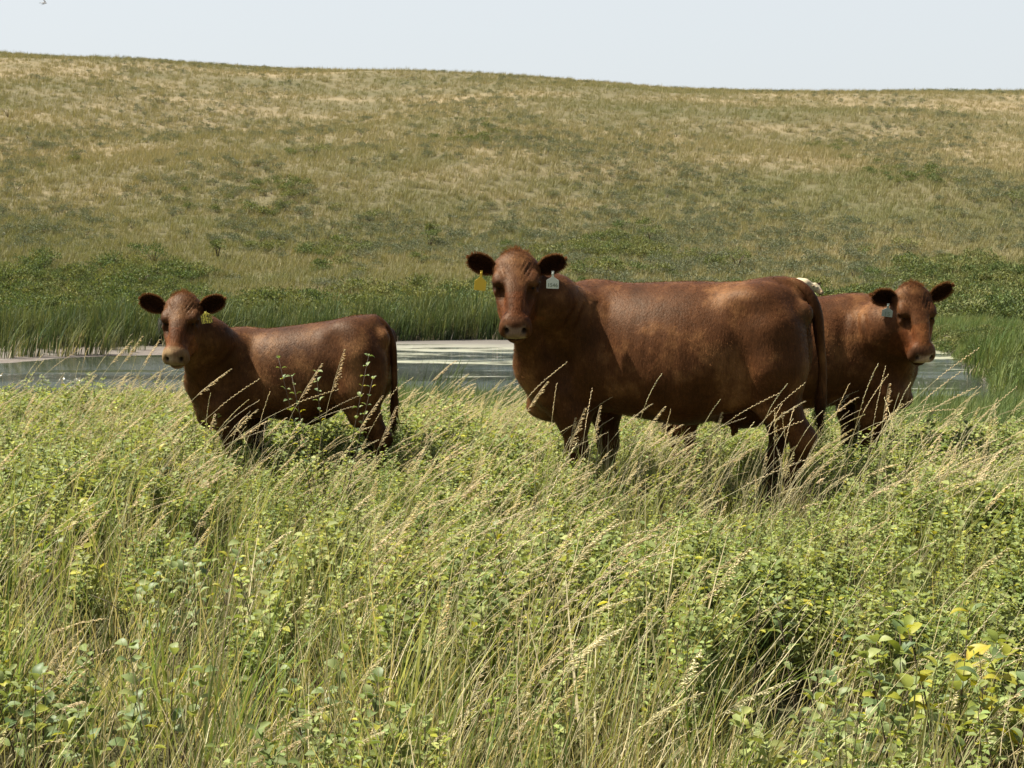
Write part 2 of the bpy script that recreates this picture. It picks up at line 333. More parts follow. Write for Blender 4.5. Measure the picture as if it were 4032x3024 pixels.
def seed_stalk(pm, p0, p1, p2, kind, stemcol, headcol, mi_s=0, mi_h=1, pmh=None, rad=.0010, big=1.0):
    """grass culm on a bent line with its seed head; the head may go to another mesh"""
    pmh = pmh or pm; n = 7
    tube(pm, [bez(p0, p1, p2, i / n) for i in range(n + 1)], [rad * (1.3 - .8 * i / n) for i in range(n + 1)], 3, stemcol, mi_s, cap=False)
    L = (p1 - p0).length + (p2 - p1).length; hl = min(.42, (.20 if kind != 'spike' else .23) * big / L)
    m = int((30 if kind == 'panicle' else 22) * (1 if big <= 1 else big * .9))
    for i in range(m):
        t = 1 - hl + hl * (i + .5) / m; p = bez(p0, p1, p2, t); d = (bez(p0, p1, p2, min(1, t + .02)) - bez(p0, p1, p2, t - .02)).normalized()
        if kind == 'spike':
            s = Vector((0, 0, 1)).cross(d) if i % 2 else d.cross(Vector((0, 0, 1)))
            side = Vector((random.uniform(-.3, .3), random.uniform(-.2, .2), .35 if i % 2 else -.35)) + s * .15
            spikelet(pmh, p, d + side * .7, .013 * big, .0016 * big, mul(headcol, random.uniform(.75, 1.2)), mi_h)
        elif kind == 'panicle':
            k = 1 - (i / m); br = .034 * big * (min(1, k * 1.4) ** .8) * random.uniform(.25, 1.1)
            out = (Vector((random.uniform(.3, 1.0), random.uniform(-.7, .7), random.uniform(-.1, .5))).normalized() + d * 1.0).normalized()
            q = p + out * br
            tube(pmh, [p, q], [.0004, .0003], 3, headcol, mi_h, cap=False)
            dr = (out * .7 + Vector((.55, 0, -.35))).normalized()
            for r_ in range(2 if k > .3 else 1):
                spikelet(pmh, q - out * br * .3 * r_, dr + Vector((random.uniform(-.3, .3), random.uniform(-.3, .3), random.uniform(-.3, .3))), .012 * big * random.uniform(.7, 1.2), .0015 * big, mul(headcol, random.uniform(.7, 1.25)), mi_h)
        else:  # narrow plume
            out = Vector((random.uniform(-.5, .8), random.uniform(-.6, .6), random.uniform(-.3, .3)))
            spikelet(pmh, p, d + out * .5, .012 * big, .0015 * big, mul(headcol, random.uniform(.75, 1.2)), mi_h)

# plant materials (base colours of leaves and straw)
M_BLADE = plant_mat('grass_blade', (.130, .182, .052), (.38, .36, .17), bias=.34, transl=.40, rnd=.9, follow=.25)
M_STRAW = plant_mat('dry_straw', (.38, .35, .19), (.50, .42, .25), bias=.5, transl=.30, rnd=.6)
M_HEAD = plant_mat('seed_head', (.60, .53, .32), (.66, .56, .37), bias=.5, transl=.35, rnd=.7)
M_LEAF = plant_mat('snowberry_leaf', (.155, .200, .062), (.30, .32, .115), bias=.32, transl=.36, rnd=.9, follow=.15, rough=.6, spec=.18)
M_SHRUB = plant_mat('hillfoot_leaf', (.090, .125, .045), (.175, .178, .070), bias=.32, transl=.25, rnd=1.0, follow=.6, rough=.7, spec=.15)
M_TWIG = plant_mat('woody_twig', (.07, .05, .03), (.14, .10, .06), transl=0.0)
M_SAGE = plant_mat('sage_leaf', (.105, .125, .070), (.165, .165, .095), bias=.1, transl=.22, rnd=.6, follow=.6)
M_HILLG = plant_mat('hill_grass', (.140, .150, .056), (.245, .205, .102), bias=.22, transl=.24, rnd=.38, follow=.95)
M_REED = plant_mat('reed_blade', (.056, .082, .036), (.142, .150, .066), bias=.30, transl=.26, rnd=1.2, follow=.1, spec=.1, rough=.7)
M_SEDGE = plant_mat('sedge_blade', (.080, .125, .040), (.22, .23, .09), bias=.10, transl=.36, rnd=1.1, follow=1.0, spec=.1, rough=.7)
M_DEADREED = plant_mat('dead_reed', (.36, .31, .2), (.44, .37, .25), bias=.5, transl=.2)

def grass_form(nb, hmin, hmax, spread, w, wind, mats, dryfrac=.3, segs=4):
    pm = PM()
    for i in range(nb):
        r = spread * math.sqrt(random.random()); a = random.uniform(0, 6.283); q = random.uniform(0, 6.283)
        dry = random.random() < dryfrac
        blade(pm, (r * math.cos(a), r * math.sin(a), -.01), q, random.uniform(hmin, hmax), random.uniform(.05, .45), random.uniform(.1, .75), w * random.uniform(.6, 1.3),
              jit(.25), segs, wind * random.uniform(.3, 1.2), 1 if dry else 0)
    return (pm, mats)

def snowberry_form(nst, h, lf, mats, spread=.07):
    pm = PM()
    for s in range(nst):
        a = random.uniform(0, 6.283); r = spread * random.random(); b = Vector((r * math.cos(a), r * math.sin(a), 0))
        hh = h * random.uniform(.65, 1.1); lean = Vector((random.uniform(-.10, .22), random.uniform(-.15, .15), 0)) * hh
        mid = b + lean * .4 + Vector((0, 0, hh * .55)); top = b + lean + Vector((0, 0, hh))
        tube(pm, [b, mid, top], [.0022, .0016, .0008], 3, (.8, .8, .8), 1, cap=False)
        k = int(hh / .024); hue = random.uniform(.8, 1.2)
        for i in range(k):
            t = .22 + .78 * (i + 1) / k
            p = bez(b, mid + (mid - (b + top) / 2) * 1.0, top, t); az = i * 1.9 + random.uniform(-.5, .5)
            for q in (0, math.pi):
                if random.random() < .10: continue
                d = Vector((math.cos(az + q), math.sin(az + q), random.uniform(.0, .75)))
                nn = Vector((random.uniform(-.5, .5), random.uniform(-.5, .5), 1))
                sz = lf * random.uniform(.6, 1.15) * (1.05 - .45 * t)
                c = mul(jit(.34), hue)
                if random.random() < .05: c = (c[0] * 1.5, c[1] * 1.25, c[2] * .6)
                leaf(pm, p + d.normalized() * .004, d, nn, sz, sz * .66, c, 0)
    return (pm, mats)

def stalk_form(n, h, kind, lean, mats, spread=.06, big=1.0):
    pm = PM()
    for i in range(n):
        a = random.uniform(0, 6.283); r = spread * random.random(); p0 = Vector((r * math.cos(a), r * math.sin(a), 0))
        hh = h * random.uniform(.6, 1.12); ln = lean * random.uniform(.3, 1.4)
        p1 = p0 + Vector((ln * hh * .25, random.uniform(-.06, .06), hh * .72)); p2 = p0 + Vector((ln * hh, random.uniform(-.15, .15), hh))
        seed_stalk(pm, p0, p1, p2, kind, mul(jit(.15), .9), mul(jit(.15), 1.0), big=big)
    return (pm, mats)

GM = [M_BLADE, M_STRAW]; SM = [M_LEAF, M_TWIG]; HM = [M_STRAW, M_HEAD]
F_GRASS = [grass_form(26, .12, .46, .12, .0014, .28, GM, .50) for _ in range(6)] + [grass_form(16, .25, .50, .06, .0028, .5, GM, .15) for _ in range(2)] + [grass_form(26, .1, .3, .10, .0014, .2, GM, .95) for _ in range(2)]
F_SNOW = [snowberry_form(4, .38, .060, SM) for _ in range(6)] + [snowberry_form(5, .46, .042, SM, .09) for _ in range(3)]
F_STALK = [stalk_form(3, .60, 'panicle', .65, HM) for _ in range(5)] + [stalk_form(2, .66, 'spike', .75, HM) for _ in range(3)] + [stalk_form(3, .58, 'plume', .6, HM) for _ in range(2)]
F_TWIG = []
for _ in range(3):
    pm = PM()
    for j in range(5):
        b = Vector((random.uniform(-.05, .05), random.uniform(-.05, .05), 0)); t = b + Vector((random.uniform(-.12, .16), random.uniform(-.1, .1), random.uniform(.2, .38)))
        tube(pm, [b, (b + t) / 2 + Vector((random.uniform(-.02, .02), 0, 0)), t], [.002, .0014, .0006], 3, (1, 1, 1), 0, cap=False)
        for q in range(3):
            p = b.lerp(t, random.uniform(.35, .9)); tube(pm, [p, p + Vector((random.uniform(-.06, .06), random.uniform(-.05, .05), random.uniform(.02, .06)))], [.0009, .0004], 3, (1, 1, 1), 0, cap=False)
    F_TWIG.append((pm, [M_TWIG]))


FOOT = [(.86, 8.0, R(180 - 17), .95, .30), (-1.30, 8.5, R(180 - 8), .7, .22), (1.84, 9.1, R(-8), .95, .3)]
def clear_of_cows(x, y, marg=.02):
    ok = np.ones(len(x), bool)
    for cx, cy, hd, a, b in FOOT:
        dx = x - cx; dy = y - cy; u = dx * math.cos(hd) + dy * math.sin(hd); v = -dx * math.sin(hd) + dy * math.cos(hd)
        ok &= ~((abs(u) < a + marg) & (abs(v) < b + marg))
    return ok

# the shrubs that stand out: pixel, height of the crown, stems, height, leaf length, share of yellow leaves, label
SH = [
 (3560, 2760, .38, 5, .40, .064, .30, 'berried green shrub at the bottom, right of the bare twig', 14, 46),
 (3760, 2680, .40, 6, .42, .072, .85, 'shrub with the yellowest leaves near the bottom right corner', 10, 46),
 (3920, 2830, .38, 6, .40, .070, .75, 'yellowing shrub filling the bottom right corner', 12, 44),
 (3340, 2860, .32, 4, .32, .058, .10, 'plain green shrub left of the berried one', 4, 34),
 (3050, 2830, .30, 3, .30, .055, .10, 'small three-stemmed shrub at the bottom', 4, 22),
 (3180, 2500, .38, 3, .38, .050, .05, 'dark stemmed upright shrub with sparse round leaves', 0, 20),
 (150, 2830, .34, 5, .34, .055, .10, 'grey green shrub in the bottom left corner', 0, 44),
 (430, 2850, .34, 5, .34, .058, .15, 'dense shrub right of the bottom left corner', 0, 44),
 (640, 2790, .32, 4, .34, .055, .08, 'shrub beside the tall sedge blades at lower left', 0, 34),
 (1250, 2850, .30, 5, .32, .054, .12, 'shrub at the bottom edge, left of the middle', 3, 40),
 (1420, 2930, .28, 4, .30, .054, .08, 'lowest shrub at the bottom edge near the middle', 3, 34),
 (640, 2330, .42, 5, .40, .054, .10, 'leafy shrub in the left middle of the meadow', 0, 46),
 (780, 2270, .42, 5, .40, .055, .15, 'pale lit shrub touching the one in the left middle', 0, 46),
 (2040, 2060, .52, 3, .50, .050, .05, 'tall dark topped herb standing in the centre', 0, 30),
 (1010, 2120, .44, 4, .40, .050, .08, 'shrub right of the left middle pair', 0, 34),
 (120, 2060, .44, 5, .42, .054, .60, 'yellow green shrub at the left edge', 0, 44),
 (620, 1740, .52, 4, .42, .055, .35, 'fresh green shrub below the calf’s chest', 0, 34),
]
SHP = [at_px(q[0], q[1], (CAMH - q[2]) * 5600 / (q[1] - 920)) for q in SH]
def clear_of_shrubs(x, y, r=.20):
    ok = np.ones(len(x), bool)
    for p in SHP: ok &= ((x - p[0]) ** 2 + ((y - p[1]) * .8) ** 2) > r * r
    return ok
def wedge(y0, y1, dens, marg=1.0, k=.40):
    """uniform points per square metre in the part of the field the lens takes in, with a margin"""
    A = (y1 - y0) * 2 * (k * y1 + marg); n = int(A * dens); y = RNG.uniform(y0, y1, n); x = RNG.uniform(-1, 1, n) * (k * y1 + marg)
    m = abs(x) < k * y + marg; return x[m], y[m]

def put(name, xy, nforms, smin, smax, protos, label, tilt=.12, sink=.0, lean=0.0, keep=None, cat=None, nearbias=None):
    x, y = xy
    if keep is not None: m = keep(x, y); x, y = x[m], y[m]
    z = terrain(x, y) - sink; n = len(x)
    rot = np.stack([RNG.normal(0, tilt, n), RNG.normal(lean, tilt, n), RNG.normal(0, .55, n) if nearbias == 'wind' else RNG.uniform(0, 6.28, n)], -1)
    s = RNG.uniform(smin, smax, n) * (1 + .25 * noise_np(x, y, .8, 9))
    if name == 'leafy_snowberry_cover': s = s * (1 + .12 * sstep(7.5, 9.5, y)) * (1 - .50 * np.exp(-((x - 1.32) / .5) ** 2 - ((y - 6.9) / 1.1) ** 2)) * (1 - .2 * np.exp(-((x - .4) / .3) ** 2 - ((y - 7.4) / .8) ** 2))
    if name == 'meadow_grass': s = s * (1 - .45 * np.exp(-((x - 1.32) / .5) ** 2 - ((y - 6.9) / 1.1) ** 2))
    if name == 'hill_grass': s = s * np.interp(y, [46, 90, 140], [.55, .8, 1.0])
    return scatter(name, np.stack([x, y, z], -1), rot, s, RNG.integers(0, nforms, n), protos, label, cat)

def cat2(*a): return np.concatenate([q[0] for q in a]), np.concatenate([q[1] for q in a])
def patchy(th, f=.7, seed=21, soft=.35):
    def fn(x, y): return noise_np(x, y, f, seed) + soft * noise_np(x, y, f * 3.3, seed + 1) + RNG.uniform(-.35, .35, len(x)) > th
    return fn
def dryland(x, y): return terrain(x, y) > WATER + .01

put('meadow_grass', cat2(wedge(1.8, 8, 70), wedge(8, 15, 45), wedge(15, 22, 20)), 10, .80, 1.4, F_GRASS, 'mixed green and straw coloured meadow grass covering the foreground', .22, .0, .08, nearbias='wind',
    keep=lambda x, y: clear_of_shrubs(x, y, .14) & (noise_np(x, y, 1.6, 23) + RNG.uniform(-.5, .5, len(x)) > -.6))
put('leafy_snowberry_cover', cat2(wedge(2.2, 8, 125), wedge(8, 14.5, 95)), 9, .65, 1.05, F_SNOW, 'low leafy snowberry cover growing through the foreground grass', .12,
    keep=lambda x, y: (noise_np(x, y, .55, 31) + .5 * noise_np(x, y, 1.7, 32) + RNG.uniform(-.5, .5, len(x)) + np.where(y < 5.2, .05, .3) > -.35 + .5 * (y < 4.4)) & clear_of_cows(x, y, -.08) & clear_of_shrubs(x, y, .26))
def stalk_keep(x, y):
    c = np.exp(-((x - (-.35 + (y - 6) * .04)) / (.75 + .06 * y)) ** 2) * 1.0 + np.exp(-((x + 2.9) / 1.3) ** 2) * (y > 8.3) * 1.2 + np.exp(-((x - 2.3) / .9) ** 2) * .7 * (y > 6.5)
    return (noise_np(x, y, 1.1, 41) * .45 + RNG.uniform(0, 1, len(x)) < .15 + .62 * c * sstep(4, 6, y)) & clear_of_cows(x, y, .05)
put('seeding_grass', cat2(wedge(3.2, 8, 56), wedge(8, 13.5, 52)), 10, .68, 1.12, F_STALK, 'tan seed heads of wind-bent grass standing over the foreground cover', .10, 0, .05, keep=stalk_keep, nearbias='wind')
put('dead_twigs', wedge(2.5, 8, 14), 3, .7, 1.1, F_TWIG, 'thin dark dead twigs among the foreground grass', .2, keep=patchy(0.0, .5, 51))

# ------------------------------------------------------------------ near shore sedges, far shore reeds, hill cover
def reed_form(n, hmin, hmax, spread, w, mats, dead=.12, wind=.35, droop=.5):
    pm = PM()
    for i in range(n):
        r = spread * math.sqrt(random.random()); a = random.uniform(0, 6.283); dd = random.random() < dead
        blade(pm, (r * math.cos(a), r * math.sin(a), -.05), random.uniform(0, 6.283), random.uniform(hmin, hmax) * (.5 if dd else 1), random.uniform(.02, .25), random.uniform(.05, droop), w * random.uniform(.7, 1.3),
              jit(.35), 5, wind * random.uniform(.2, 1.2), 1 if dd else 0)
    return (pm, mats)
RM = [M_REED, M_DEADREED]
F_REED = [reed_form(22, .6, 1.7, .33, .015, RM, .14, .12, 1.5) for _ in range(6)] + [reed_form(20, .5, 1.2, .30, .013, RM, .7, .4, 1.4) for _ in range(2)]
F_SEDGE = [reed_form(44, .25, .85, .24, .0055, [M_SEDGE, M_DEADREED], .08, .35, 1.4) for _ in range(5)]

n = 3300; xr = RNG.uniform(-.44, .10, n); q = RNG.uniform(0, 1, n) ** 1.3
d0 = np.interp(xr, [-.45, -.30, -.2, -.1, -.02, .10], [40.8, 41.6, 42.6, 44.4, 45.2, 45.4]); d1 = d0 + np.interp(xr, [-.45, -.2, 0, .1], [8, 7, 6, 6])
y = d0 + (d1 - d0) * q; x = xr * y
scl = np.interp(q, [0, .15, .7, 1], [.75, 1.0, .85, .4]) * RNG.uniform(.6, 1.15, n) * (1 + .36 * noise_np(x, y, .45, 61) + .25 * noise_np(x, y, 1.3, 62)) * np.interp(xr, [-.4, -.05, .1], [.80, .95, .85])
post_clear = (noise_np(x, y, .8, 66) > -.5) & ~((abs(x / y * 5600 + 2016 - 624) < 26) & (y < 43.3)); x, y, scl = x[post_clear], y[post_clear], scl[post_clear]; n = len(x)   # the reeds part in front of the old post
scatter('reed_bed', np.stack([x, y, terrain(x, y)], -1), np.stack([RNG.normal(0, .06, n), RNG.normal(.04, .06, n), RNG.uniform(-.6, .6, n)], -1), scl, RNG.integers(0, 8, n), F_REED,
        'dense belt of tall green reeds along the far shore of the pond')
m_ = 520; xm = RNG.uniform(-.44, -.10, m_); ym = np.interp(xm, [-.45, -.30, -.2, -.1], [38.0, 38.6, 40.4, 43.0]) + RNG.uniform(0, 1, m_) ** .7 * 3.0; xm = xm * ym
k_ = noise_np(xm, ym, 1.2, 64) + RNG.uniform(-.3, .3, m_) > .1; k_ &= abs(xm / ym * 5600 + 2016 - 624) > 30; xm, ym = xm[k_], ym[k_]
scatter('mud_margin_reeds', np.stack([xm, ym, terrain(xm, ym)], -1), np.stack([RNG.normal(0, .1, len(xm)), RNG.normal(.04, .1, len(xm)), RNG.uniform(-.6, .6, len(xm))], -1), RNG.uniform(.25, .7, len(xm)), RNG.integers(0, 8, len(xm)), F_REED,
        'short ragged reeds straggling out over the grey mud margin')
def sedge_xy():
    n = 7000; y = RNG.uniform(17, 27.5, n); x = RNG.uniform(-.14, .42, n) * y
    xr = x / y; lim = np.interp(xr, [-.14, -.08, 0, .1, .3, .42], [22, 25.0, 26.0, 25, 25.5, 26])
    m = y < lim; return x[m], y[m]
put('shore_sedge', sedge_xy(), 5, .7, 1.25, F_SEDGE, 'rank dark green sedge at the near edge of the pond', .1, keep=lambda x, y: terrain(x, y) > WATER - .35, nearbias='wind')
def bank_xy():
    n = 10000; y = RNG.uniform(27, 52, n); x = RNG.uniform(.24, .47, n) * y
    dsh = np.interp(x / y, DSH_X, DSH_D); m = (y > dsh + .2); return x[m], y[m]
put('bank_grass', bank_xy(), 5, .30, .80, F_SEDGE, 'lush green grass mounding over the right bank of the pond', .25, nearbias='wind', keep=lambda x, y: noise_np(x, y, .9, 71) + .5 * noise_np(x, y, 2.1, 72) + RNG.uniform(-.4, .4, len(x)) > -.10)

def tuft_form(nb, h, spread, w, mats, wind=.35, dryf=.0):
    pm = PM()
    for i in range(nb):
        r = spread * math.sqrt(random.random()); a = random.uniform(0, 6.283)
        blade(pm, (r * math.cos(a), r * math.sin(a), -.04), random.uniform(0, 6.283), h * random.uniform(.5, 1.15), random.uniform(.1, .6), random.uniform(.1, .7), w * random.uniform(.6, 1.3), jit(.3), 2, wind * random.uniform(.2, 1.2), 0)
    return (pm, mats)
def bush_pm(n, rad, h, lf, mi=0, stem=True):
    pm = PM()
    cl = [(Vector((random.uniform(-1, 1) * rad * .6, random.uniform(-1, 1) * rad * .6, h * random.uniform(.35, .8))), rad * random.uniform(.35, .6)) for _ in range(7)]
    for i in range(n):
        c, r = random.choice(cl); v = Vector((random.gauss(0, 1), random.gauss(0, 1), random.gauss(0, 1))).normalized()
        p = c + Vector((v.x * r, v.y * r, abs(v.z) * r * .8 if random.random() < .75 else v.z * r)) * random.uniform(.6, 1.05)
        p.z = max(p.z, .02)
        leaf(pm, p, v + Vector((random.uniform(-.4, .6), random.uniform(-.4, .4), random.uniform(0, .9))), v + Vector((random.uniform(-.6, .6), random.uniform(-.6, .6), .3)), lf * random.uniform(.6, 1.3), lf * .45, jit(.35), mi)
    if stem:
        for i in range(4):
            c, r = cl[i]; tube(pm, [(0, 0, -.05), c * .5, c], [.02, .012, .005], 4, (1, 1, 1), 1, cap=False)
    return pm
F_TUFT = [tuft_form(34, .42, .30, .010, [M_HILLG]) for _ in range(5)] + [tuft_form(26, .6, .22, .009, [M_HILLG]) for _ in range(3)]
F_SAGE = [(bush_pm(220, .42, .40, .06), [M_SAGE, M_TWIG]) for _ in range(5)]
F_LOW = [(bush_pm(260, .36, .46, .07), [M_SHRUB, M_TWIG]) for _ in range(5)]

def hill_xy(nn, ymin=46.5, ymax=262, pw=1.0):
    """denser where the slope shows larger"""
    u = RNG.uniform(0, 1, nn); y = ymin * (ymax / ymin) ** (u ** pw); x = RNG.uniform(-.40, .40, nn) * y + RNG.uniform(-2, 2, nn); return x, y
def bank_edge():
    n = 1500; y = RNG.uniform(26, 36, n); x = RNG.uniform(.325, .47, n) * y; m = y > np.interp(x / y, DSH_X, DSH_D) - .3; return x[m], y[m]
put('bank_reeds', bank_edge(), 5, .9, 1.7, F_SEDGE, 'taller bright reeds crowding the right edge beside the pond', .08, nearbias='wind', keep=lambda x, y: noise_np(x, y, .6, 77) + RNG.uniform(-.4, .4, len(x)) > -.05)
put('bank_weeds', bank_xy(), 5, .35, .95, F_LOW, 'low leafy weeds growing through the grass of the right bank', .15, .05, keep=lambda x, y: noise_np(x, y, .7, 75) + RNG.uniform(-.6, .6, len(x)) > .55)
hx = hill_xy(66000)
put('hill_grass', hx, 8, .8, 1.5, F_TUFT, 'tan and olive prairie grass clothing the hillside behind the pond', .1, nearbias='wind')
def sagekeep(x, y):
    return noise_np(x * .8, y * .35, .13, 81) + .6 * noise_np(x, y * .4, .45, 82) + RNG.uniform(-.5, .5, len(x)) > np.interp(y, [46, 70, 90, 130, 240], [.45, .25, .1, .25, .45])
put('hill_sagebrush', hill_xy(15000, 50, 255), 5, .6, 1.35, F_SAGE, 'grey green sagebrush scattered in patches over the hillside', .1, .05, keep=sagekeep)
def lowkeep(x, y):
    return noise_np(x, y * .5, .12, 91) + .5 * noise_np(x, y, .5, 92) + RNG.uniform(-.4, .4, len(x)) > np.interp(y, [46, 60, 75, 95, 150], [-.75, -.25, .25, .7, 1.15]) + np.interp(x / y, [-.2, .1], [.28, -.05]) * (y > 54)
put('hillfoot_shrubbery', hill_xy(17000, 46.8, 170), 5, .6, 1.6, F_LOW, 'bright green knee-high shrubbery thickening towards the foot of the hill', .1, .05, keep=lowkeep)

# ------------------------------------------------------------------ cattle
def coat_material(name, base, dark, light, rough=.52, sheen=.03, spec=.11, gain=1.0):
    base, dark, light = mul(base, gain), mul(dark, gain), mul(light, gain)
    m = newmat(name); t = m.node_tree; L = t.links.new
    out = N(t, 'ShaderNodeOutputMaterial'); bs = N(t, 'ShaderNodeBsdfPrincipled'); L(bs.outputs[0], out.inputs[0])
    bs.inputs['Roughness'].default_value = rough; bs.inputs['Specular IOR Level'].default_value = spec; bs.inputs['Specular Tint'].default_value = (1., .72, .42, 1)
    bs.inputs['Sheen Weight'].default_value = sheen; bs.inputs['Sheen Roughness'].default_value = .4; bs.inputs['Sheen Tint'].default_value = (*light, 1)
    at = N(t, 'ShaderNodeAttribute'); at.attribute_name = 'tint'
    tc = N(t, 'ShaderNodeTexCoord')
    n1 = N(t, 'ShaderNodeTexNoise'); n1.inputs['Scale'].default_value = 5.0; n1.inputs['Detail'].default_value = 7; n1.inputs['Roughness'].default_value = .62; L(tc.outputs['Object'], n1.inputs['Vector'])
    cr = N(t, 'ShaderNodeValToRGB'); cr.color_ramp.elements[0].position = .32; cr.color_ramp.elements[1].position = .72
    cr.color_ramp.elements[0].color = (*dark, 1); cr.color_ramp.elements[1].color = (*light, 1); e = cr.color_ramp.elements.new(.5); e.color = (*base, 1)
    L(n1.outputs[0], cr.inputs[0])
    mp = N(t, 'ShaderNodeMapping'); mp.inputs['Scale'].default_value = (95, 95, 26); L(tc.outputs['Object'], mp.inputs[0])
    n2 = N(t, 'ShaderNodeTexNoise'); n2.inputs['Scale'].default_value = 1.0; n2.inputs['Detail'].default_value = 4; n2.inputs['Distortion'].default_value = .6; L(mp.outputs[0], n2.inputs['Vector'])
    mr = N(t, 'ShaderNodeMapRange'); L(n2.outputs[0], mr.inputs[0]); mr.inputs[1].default_value = .3; mr.inputs[2].default_value = .7; mr.inputs[3].default_value = .78; mr.inputs[4].default_value = 1.22
    mu = N(t, 'ShaderNodeMix', data_type='RGBA', blend_type='MULTIPLY'); mu.inputs[0].default_value = 1; L(cr.outputs[0], mu.inputs[6]); L(at.outputs['Color'], mu.inputs[7])
    m3 = N(t, 'ShaderNodeMix', data_type='RGBA', blend_type='MULTIPLY'); m3.inputs[0].default_value = 1; L(mu.outputs[2], m3.inputs[6]); L(mr.outputs[0], m3.inputs[7])
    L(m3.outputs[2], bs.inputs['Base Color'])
    bp = N(t, 'ShaderNodeBump'); bp.inputs['Strength'].default_value = .45; bp.inputs['Distance'].default_value = .006; L(n2.outputs[0], bp.inputs['Height'])
    b2 = N(t, 'ShaderNodeBump'); b2.inputs['Strength'].default_value = .12; b2.inputs['Distance'].default_value = .02; L(n1.outputs[0], b2.inputs['Height']); L(bp.outputs[0], b2.inputs['Normal'])
    L(b2.outputs[0], bs.inputs['Normal'])
    return m
def plain(name, col, rough=.5, spec=.5, coat=0.0):
    m = newmat(name); t = m.node_tree; out = N(t, 'ShaderNodeOutputMaterial'); bs = N(t, 'ShaderNodeBsdfPrincipled'); t.links.new(bs.outputs[0], out.inputs[0])
    nz = N(t, 'ShaderNodeTexNoise'); nz.inputs['Scale'].default_value = 60; nz.inputs['Detail'].default_value = 3
    cr = N(t, 'ShaderNodeValToRGB'); cr.color_ramp.elements[0].color = (*mul(col, .85), 1); cr.color_ramp.elements[1].color = (*mul(col, 1.1), 1)
    t.links.new(nz.outputs[0], cr.inputs[0]); t.links.new(cr.outputs[0], bs.inputs['Base Color'])
    bs.inputs['Roughness'].default_value = rough; bs.inputs['Specular IOR Level'].default_value = spec; bs.inputs['Coat Weight'].default_value = coat
    return m

def surface_net(F, org, h):
    """zero level of a sampled field as quads (one vertex per crossed cell)"""
    s = F < 0; nx, ny, nz = F.shape
    cnt = np.zeros((nx - 1, ny - 1, nz - 1), np.int8)
    for i in (0, 1):
        for j in (0, 1):
            for k in (0, 1): cnt += s[i:nx - 1 + i, j:ny - 1 + j, k:nz - 1 + k]
    act = (cnt > 0) & (cnt < 8); ci = np.argwhere(act); ids = -np.ones(act.shape, np.int64); ids[act] = np.arange(len(ci))
    acc = np.zeros((len(ci), 3)); num = np.zeros(len(ci))
    c = [(i, j, k) for i in (0, 1) for j in (0, 1) for k in (0, 1)]
    for a in c:
        for b in c:
            df = [b[q] - a[q] for q in range(3)]
            if sum(df) == 1 and min(df) >= 0:
                fa = F[ci[:, 0] + a[0], ci[:, 1] + a[1], ci[:, 2] + a[2]]; fb = F[ci[:, 0] + b[0], ci[:, 1] + b[1], ci[:, 2] + b[2]]
                m = (fa < 0) != (fb < 0); t = np.where(m, fa / np.where(m, fa - fb, 1), 0)
                p = np.array(a)[None, :] + t[:, None] * np.array(df)[None, :]
                acc += p * m[:, None]; num += m
    V = (ci + acc / num[:, None]) * h + org; Q = []
    for ax in range(3):
        sl0 = [slice(None)] * 3; sl1 = [slice(None)] * 3; sl0[ax] = slice(0, -1); sl1[ax] = slice(1, None)
        cr_ = s[tuple(sl0)] != s[tuple(sl1)]; e = np.argwhere(cr_); o = [q for q in range(3) if q != ax]
        e = e[(e[:, o[0]] > 0) & (e[:, o[1]] > 0) & (e[:, o[0]] < F.shape[o[0]] - 1) & (e[:, o[1]] < F.shape[o[1]] - 1)]
        ins = s[e[:, 0], e[:, 1], e[:, 2]]
        def at(d0, d1):
            w = e.copy(); w[:, o[0]] -= d0; w[:, o[1]] -= d1; return ids[w[:, 0], w[:, 1], w[:, 2]]
        q = np.stack([at(1, 1), at(0, 1), at(0, 0), at(1, 0)], -1)
        flip = ~ins if ax != 1 else ins
        q[flip] = q[flip][:, ::-1]; Q.append(q)
    return V, np.concatenate(Q)

